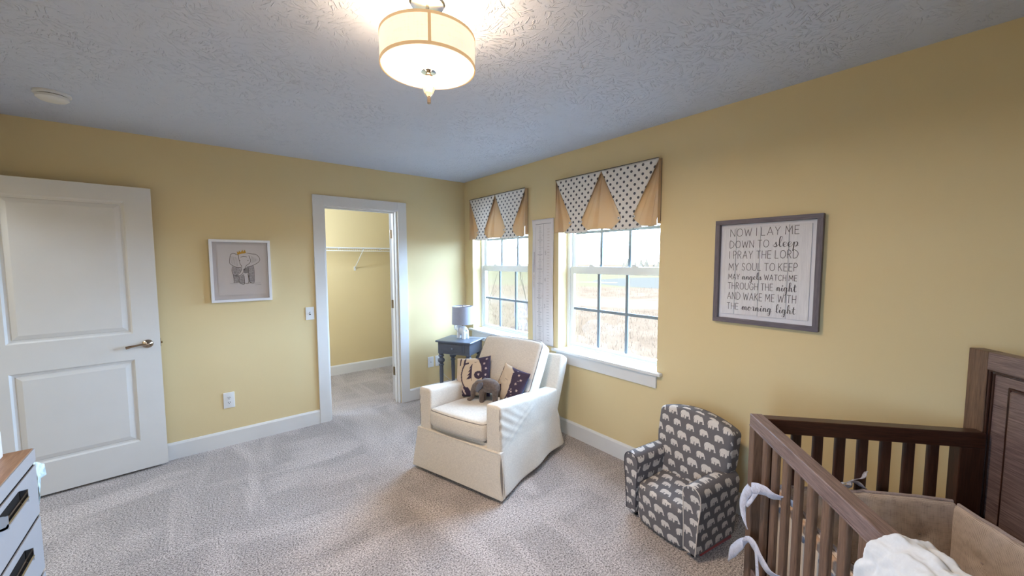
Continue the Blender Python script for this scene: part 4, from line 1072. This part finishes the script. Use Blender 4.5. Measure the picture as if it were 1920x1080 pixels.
# ================================================================== KIDS CHAIR
ang_k = math.atan2(-.985, -.17)
KC = empty('kids_armchair', (-.385, -2.858, 0), ang_k, 'small charcoal children\'s armchair printed with white elephants, standing by the crib', 'armchair')
def uvk(p, a, n): return ((p.y, p.z) if a == 0 else ((p.x, p.z) if a == 1 else (p.x, p.y)))
def karm(sg):
    # profile: rounded top swelling outward; extruded front to back
    prof = []
    hw_, top = .050, .392
    for i in range(13):
        a = math.pi*i/12; prof.append((.052*math.cos(a)*sg*1., top-.050+.050*math.sin(a)))
    outer = [(sg*.052, .30), (sg*.040, .20), (sg*.034, .10), (sg*.030, .035)]
    inner = [(-sg*.040, .035), (-sg*.042, .16), (-sg*.048, .28)]
    P = outer[::-1]+prof+inner[::-1]
    cx = sg*.200
    ys = [-.172+.332*i/14 for i in range(15)]; per = [0]
    for i in range(1, len(P)): per.append(per[-1]+math.hypot(P[i][0]-P[i-1][0], P[i][1]-P[i-1][1]))
    mb = MB(); n = len(P)
    for j, y in enumerate(ys):
        e = 0 if 0 < j < 14 else 1
        for i, (x, z) in enumerate(P):
            sc = .94 if e else 1; mb.v.append((cx+x*sc, y+(.006 if j == 1 else (-.006 if j == 13 else 0)), (z-.2)*(.985 if e else 1)+.2 + .010*(y+.17)/.33))
    for j in range(14):
        for i in range(n):
            a, b = j*n+i, j*n+(i+1) % n; mb.f.append((a, b, b+n, a+n) if sg < 0 else (a, a+n, b+n, b))
    f0 = tuple(range(n)); f1 = tuple(range(14*n, 15*n)); mb.f.append(f0 if sg > 0 else f0[::-1]); mb.f.append(f1[::-1] if sg > 0 else f1)
    def uvf(p, a, nn):
        if abs(nn.y) > .8: return (p.x+sg*.13, p.z)
        # nearest profile parameter
        best = min(range(n), key=lambda i: (cx+P[i][0]-p.x)**2+(P[i][1]-p.z)**2); return (p.y+.2*sg, per[best])
    o = mb.build('arm', 'eleph', KC, sharp=50, uvfn=uvf)
    fl = [(cx+x*.97, -.174, (z-.2)*.985+.2) for x, z in P]
    MB().tube(fl, .0024, 6).build('arm_piping', 'bumpout' if sg > 0 else 'ink', o)
    return o
karm(-1); karm(1)
def wks(x, y, z):
    f = max(0, min(1, (y+.165)/.30)); return (x, y-(.02*(1-(x/.155)**2) if y < -.1 else 0), z+(.012*(1-(x/.155)**2) if z > 0 else 0)+(.035*f if z > 0 else 0))
MB().rbox((0, -.02, .120), (.157, .150, .108), .032, 10, wks).build('seat', 'eleph', KC, sharp=0, uvfn=lambda p, a, n: ((p.x+.03, p.z-.02) if a == 1 else (p.x+.03, p.y+.40)))
LK = leanfn(.122, .36, math.radians(9))
def wkb(x, y, z):
    fz = (z+.26)/.52; X = x*(.80+.20*min(1, max(0, (fz-.15)/.5)))
    arch = .055*(1-(x/.24)**2)*max(0, fz-.4)/.6 - .0
    yy = y-(.014*(1-(x/.24)**2)*math.sin(math.pi*min(1, max(0, fz))) if y < 0 else 0)
    return LK(X, yy, z+arch)
MB().rbox((0, 0, 0), (.232, .052, .245), .026, 14, wkb).build('backrest', 'eleph', KC, sharp=0, uvfn=lambda p, a, n: (p.y, p.z+.012) if a == 0 else ((p.x+.01, p.z+.012) if a == 1 else (p.x+.01, .64+p.y)))
MB().rbox((0, .02, .030), (.222, .135, .024), .010, 4).build('base_cover', 'red', KC)
for sx in (-1, 1):
    for sy in (-1, 1): MB().lathe([(.012, 0), (.014, .012)], (sx*.19, sy*.13, 0), 12).build('foot', 'dark', KC)

# ================================================================== CRIB
CO = Vector((-.69, -3.304, 0)); ang_c = math.atan2(-.642, -.766)
CR = empty('crib', CO, ang_c, 'dark brown wooden crib with slatted sides and a tall panelled headboard', 'crib')
# local +x along the front rail towards the camera; local +y = towards (.642,-.766)
CLn, CDp, CT = 1.40, .785, .882
def cb(nm, b, mat, parent=None, bevel=.003): return MB().box(*b).build(nm, mat, parent or CR, smooth=False, bevel=bevel)
FR = cb('front_top_rail', (0, CLn, 0, .046, CT-.048, CT), 'cribx')
cb('rail_lip', (.002, CLn, -.002, .010, CT-.052, CT-.046), 'cribx', FR, .001)
for x0 in (0, CLn-.046):
    cb('post', (x0, x0+.046, .0, .046, 0, CT-.048), 'cribz')
    cb('side_top_rail', (x0+.004, x0+.050 if x0 == 0 else x0+.046, .046, CDp, CT-.062, CT-.002), 'cribdx' if False else 'cribd_y')if False else None
M['cribdy'] = woodmat('shaded_brown_wood_crosswise', '#29130c', '#4e2c1e', 1, .3)  # same crib wood, shade on the side parts put into a darker colour
M['cribdz'] = woodmat('shaded_brown_wood_upright', '#2a150e', '#4a2b1f', 2, .35)
for x0 in (0., CLn-.046):
    cb('side_top_rail', (x0, x0+.046, .046, CDp, CT-.062, CT-.003), 'cribdy')
    cb('back_post', (x0, x0+.046, CDp-.078, CDp, 0, CT-.062), 'cribdz')
    cb('side_bottom_rail', (x0+.008, x0+.038, .046, CDp-.078, .16, .23), 'cribdy')
    for k in range(8):
        yc = .087+.0785*k
        MB().rbox((x0+.023, yc, .5255), (.009, .018, .2955), .006, 2).build('slat', 'cribdz', CR)
cb('front_bottom_rail', (.046, CLn-.046, .008, .038, .16, .23), 'cribx')
for k in range(16):
    xc = .108+.0775*k
    if xc < CLn-.07: MB().rbox((xc, .023, .532), (.0175, .0095, .302), .007, 2).build('slat', 'cribz', CR)
# headboard: stiles, rails, inner moulded panel
HX0, HX1, HZ = -.048, CLn+.048, 1.183; hy0, hy1 = CDp+.001, CDp+.050
HB = cb('headboard', (HX0+.03, HX1-.03, hy0+.018, hy1, .15, HZ-.02), 'cribx')
M['cribhz'] = M['cribz']
cb('headboard_stile', (HX0, HX0+.072, hy0, hy1, 0, HZ), 'cribz'); cb('headboard_stile', (HX1-.072, HX1, hy0, hy1, 0, HZ), 'cribz')
cb('headboard_rail', (HX0+.072, HX1-.072, hy0, hy1, HZ-.066, HZ), 'cribx'); cb('headboard_rail', (HX0+.072, HX1-.072, hy0, hy1, .15, .25), 'cribx')
def mould(x0, x1, z0, z1, w, y, d):
    mb = MB(); mb.tube([(x0, y, z0), (x0, y, z1), (x1, y, z1), (x1, y, z0)], d, 8, closed=True); return mb.build('panel_moulding', 'cribdz', HB)
mould(HX0+.074, HX1-.074, .26, HZ-.068, .01, hy0+.010, .007); mould(HX0+.082, HX1-.082, .27, HZ-.076, .01, hy0+.016, .006)
ox = HX0+.145
MB().box(ox, HX1-.145, hy0+.008, hy0+.02, .30, HZ-.125).build('raised_panel', 'cribx', HB, smooth=False, bevel=.006)
mould(ox-.006, HX1-.139, .29, HZ-.119, .01, hy0+.016, .005)
# mattress
mt = empty('crib_mattress', CO, ang_c, 'crib mattress with a brown and tan diagonally striped sheet', 'mattress')
MB().rbox((CLn/2, .375, .29), (.640, .30, .065), .03, 8).build('sheet', 'sheet', mt)
MB().box(.05, CLn-.05, .05, CDp-.08, .205, .224).build('spring_board', 'cribdy', CR, smooth=False)
# bumper pads: four padded panels inside the slats
bp_ = empty('crib_bumper', CO, ang_c, 'padded taupe burlap crib bumper with mauve piping and fabric ties', 'crib bumper')
BZ0, BZ1 = .30, .622
def bumper_panel(nm, a, b, nrm, mat, outer=None):
    """a,b: 2-D end points (inner line); nrm: inward direction"""
    a, b, nrm = Vector(a), Vector(b), Vector(nrm); L = (b-a).length; t_ = (b-a).normalized(); zc, hz = (BZ0+BZ1)/2, (BZ1-BZ0)/2
    tf = [(-L*.30, .02), (0., -.03), (L*.30, .03)]
    def w(x, y, z):
        puff = .016*(1-(x/(L/2))**4)*(1-(z/hz)**2)
        for tx, tz in tf: puff -= .016*math.exp(-(((x-tx)/.03)**2+((z-tz)/.03)**2))+.008*math.exp(-(((x-tx)/.012)**2))*max(0, (z-tz)/hz)
        y += puff if y > 0 else -puff*.3
        y += .003*wr(x*12, z*9, L)
        zz = z+zc+(.006*math.sin(x*9+L)*(z/hz) if z > 0 else 0)
        p = (a+b)/2+t_*x+nrm*y; return (p.x, p.y, zz)
    o = MB().rbox((0, 0, 0), (L/2, .020, hz), .015, 26, w)
    def uvf(p, ax, n): return ((Vector((p.x, p.y))-a).dot(t_), p.z)
    o = o.build(nm, mat, bp_, sharp=0, uvfn=uvf)
    MB().tube([w(-L/2+.01+(L-.02)*i/24, .004, hz+.002) for i in range(25)], .006, 8).build('top_piping', 'piping', o)
    for tx, tz in tf:
        for s in (.028,):
            p = Vector(w(tx, .019, tz)); MB().lathe([(.001, -.003), (.006, -.002), (.006, .002), (.001, .003)], p, 10).build('tuft', 'piping', o)
    return o
bumper_panel('side_bumper', (.072, .09), (.072, CDp-.105), (1, 0), 'burlap')
bumper_panel('side_bumper', (CLn-.072, CDp-.105), (CLn-.072, .09), (-1, 0), 'burlap')
bumper_panel('back_bumper', (.078, CDp-.102), (.70, CDp-.090), (0, -1), 'burlap'); bumper_panel('back_bumper', (.70, CDp-.090), (CLn-.078, CDp-.102), (0, -1), 'burlap')
bumper_panel('front_bumper', (CLn-.078, .086), (.078, .086), (0, 1), 'burlap')
MB().rbox((CLn/2, .062, .445), (.615, .006, .150), .005, 6).build('front_outer_cloth', 'bumpout', bp_)
MB().rbox((CLn/2, .062, .605), (.615, .010, .018), .008, 6).build('front_top_band', 'bumptan', bp_)
for k in range(24):
    for z in (.568, .43): 
        x = .11+.052*k
        if z > .5 or k % 2: blob('spot', [((x+(0 if z > .5 else .02), .054, z), (.010, .004, .013), (0, 0, .3))], 'spot', bp_, .003, 1)
# ties
def tie(name, pts, w, parent, mat='tie'):
    P = catmull(pts, 5); n = len(P); mb = MB()
    for i, p in enumerate(P):
        t_ = (P[min(i+1, n-1)]-P[max(i-1, 0)]).normalized(); s = i/(n-1)
        ww = w*(1-.0*s)*(1 if s < .88 else max(.15, (1-s)/.12)); ax = Vector((.75, .1, .65)); ax = (ax-t_*ax.dot(t_)).normalized()
        mb.v += [tuple(p-ax*ww/2), tuple(p+Vector((0, .004*math.sin(i), 0))), tuple(p+ax*ww/2)]
    for i in range(n-1):
        for j in (0, 1): a = 3*i+j; mb.f.append((a, a+3, a+4, a+1))
    o = mb.build(name, mat, parent, sharp=0); s_ = o.modifiers.new('s', 'SOLIDIFY'); s_.thickness = .002; s_.offset = 0
    return o
for z, flip in ((.655, 0), (.375, 1)):
    if not flip:
        tie('tie', [(.285, .055, .655), (.262, .03, .668), (.237, -.004, .667), (.200, -.018, .662), (.165, -.026, .648), (.120, -.032, .620), (.085, -.036, .575), (.062, -.038, .520), (.070, -.036, .475), (.105, -.034, .440)], .040, bp_)
        tie('tie', [(.170, -.024, .655), (.140, -.030, .60), (.118, -.036, .56), (.100, -.04, .535)], .020, bp_)
    else:
        tie('tie', [(.275, .055, .385), (.262, .03, .375), (.235, -.004, .370), (.190, -.018, .385), (.150, -.024, .405), (.115, -.030, .395), (.065, -.040, .345), (.010, -.048, .270), (-.035, -.05, .190)], .042, bp_)
        tie('tie', [(.165, -.024, .395), (.185, -.026, .34), (.195, -.026, .27), (.205, -.026, .16)], .020, bp_)
tie('tie', [(.055, .345, .625), (.035, .36, .640), (.03, .37, .645), (.04, .395, .665), (.045, .41, .695)], .034, bp_)
tie('tie', [(.055, .345, .63), (.07, .31, .645), (.075, .33, .66), (.05, .37, .65), (.06, .40, .63)], .024, bp_)
# quilt over the front rail
def quilt():
    prof = []   # (y, z) over the rail: outside bottom -> top -> inside
    prof = catmull([(-.050, .46, 0), (-.046, .60, 0), (-.044, .74, 0), (-.040, .82, 0), (-.032, .872, 0), (-.006, .903, 0), (.026, .912, 0), (.056, .903, 0), (.080, .860, 0), (.092, .78, 0), (.12, .68, 0), (.15, .58, 0)], 6)
    L = len(prof)-1
    def P(a, b):
        f = b*L; i = min(int(f), L-1); p = prof[i]+(prof[i+1]-prof[i])*(f-i)
        left = .792-.22*max(0, .55-b)+.004*math.sin(b*9)
        x = left+a*(.46)
        n_ = Vector((0, p.y-.6 if False else 0, 0))
        k = mn.noise(Vector((x*34, b*22, 0)))*.0055+mn.noise(Vector((x*75, b*45, 5)))*.003+.0055*abs(math.sin(x*52+1.2*math.sin(b*9)))*abs(math.sin(b*30+1.3*math.sin(x*20)))
        c = Vector((0, p.x-.02, p.y-.80)); c = c.normalized()
        return (x, p.x+c.y*k*1.2, p.y+c.z*k*1.2)
    mb = MB().grid(110, 130, P); o = mb.build('quilt', 'quilt', None, sharp=0); o.location = CO; o.rotation_euler = (0, 0, ang_c)
    s_ = o.modifiers.new('s', 'SOLIDIFY'); s_.thickness = .014; s_.offset = -1
    tag(o, 'white puckered quilt draped over the near part of the crib rail', 'quilt')
quilt()

# ================================================================== DRESSER
DR = empty('dresser', (-2.977, -1.642, 0), 0, 'pale grey dresser with a brown wood top at the left edge', 'dresser')
DL, DD, DT = 1.25, .50, .82
MB().box(-DD, .0, -DL, 0, .803, DT).build('dresser_top', 'dressertop', DR, smooth=False, bevel=.002)
MB().box(.0, .004, -DL, 0, .803, DT-.002).build('top_edge_band', 'dresser', DR, smooth=False)
MB().box(-DD, -.012, -DL+.006, -.006, .06, .803).build('dresser_body', 'dresser', DR, smooth=False, bevel=.002)
MB().box(-.014, .004, -DL, 0, .770, .803).build('top_rail', 'dresser', DR, smooth=False)
MB().box(-.0118, -.0020, -DL+.008, -.008, .07, .768).build('shadow_gap', 'dark', DR, smooth=False)
for sx in (-.46, -.05):
    for sy in (-.05, -DL+.05): MB().box(sx-.025, sx+.025, sy-.025, sy+.025, 0, .06).build('leg', 'dresser', DR, smooth=False)
for r, (z0, z1) in enumerate(((.566, .757), (.342, .552), (.085, .328))):
    for c in range(2):
        y0, y1 = -(DL/2)*c-.004, -(DL/2)*(c+1)+.004
        dw = MB().box(-.0015, .004, y0, y1, z0, z1).build('drawer', 'dresser', DR, smooth=False, bevel=.0015)
        for hy_ in ((y0-.19-.09,),):
            yc = y0-.275; hz = (z0+z1)/2+.062
            m2 = MB(); m2.box(.004, .0055, yc-.085, yc+.085, hz-.020, hz+.014); m2.build('pull_recess', 'dark', dw, smooth=False)
            m2 = MB(); m2.prism([(.004, -.034), (.022, -.026), (.026, -.014), (.022, -.012), (.018, -.020), (.004, -.024)], lambda d, z, t: (d, t, hz+z), yc-.092, yc+.092); m2.build('cup_pull', 'chrome', dw, smooth=False)
            m2 = MB(); m2.box(.004, .024, yc-.092, yc-.088, hz-.030, hz+.014).box(.004, .024, yc+.088, yc+.092, hz-.030, hz+.014); m2.build('pull_end', 'chrome', dw, smooth=False)['kind'] = 'stuff'
# patterned cloth corner caught at the dresser side
def clothx(y, z): return .006+.006*math.sin(y*70+z*30)
outl = [(-.002, .765), (.030, .752), (.078, .721), (.118, .678), (.090, .671), (.062, .672), (.035, .650), (.016, .620), (.014, .560), (-.012, .550), (-.004, .620), (-.004, .700)]
mb = MB(); mb.v += [(clothx(.03, .70), .030, .700)]+[(clothx(y, z), y, z) for y, z in outl]
mb.f += [(0, i+1, (i+1) % len(outl)+1) for i in range(len(outl))]
o = mb.build('hanging_cloth', 'cloth', loc=(-2.985, -1.638, 0), sharp=0); s_ = o.modifiers.new('s', 'SOLIDIFY'); s_.thickness = .003
tag(o, 'pale aqua cloth corner poking out beside the grey dresser', 'cloth')
bx = MB().rbox((0, 0, .05), (.04, .12, .05), .006, 3).build('storage_box', 'plate', loc=(-3.077, -1.80, .8205)); tag(bx, 'white box edge standing on the brown dresser top', 'box')
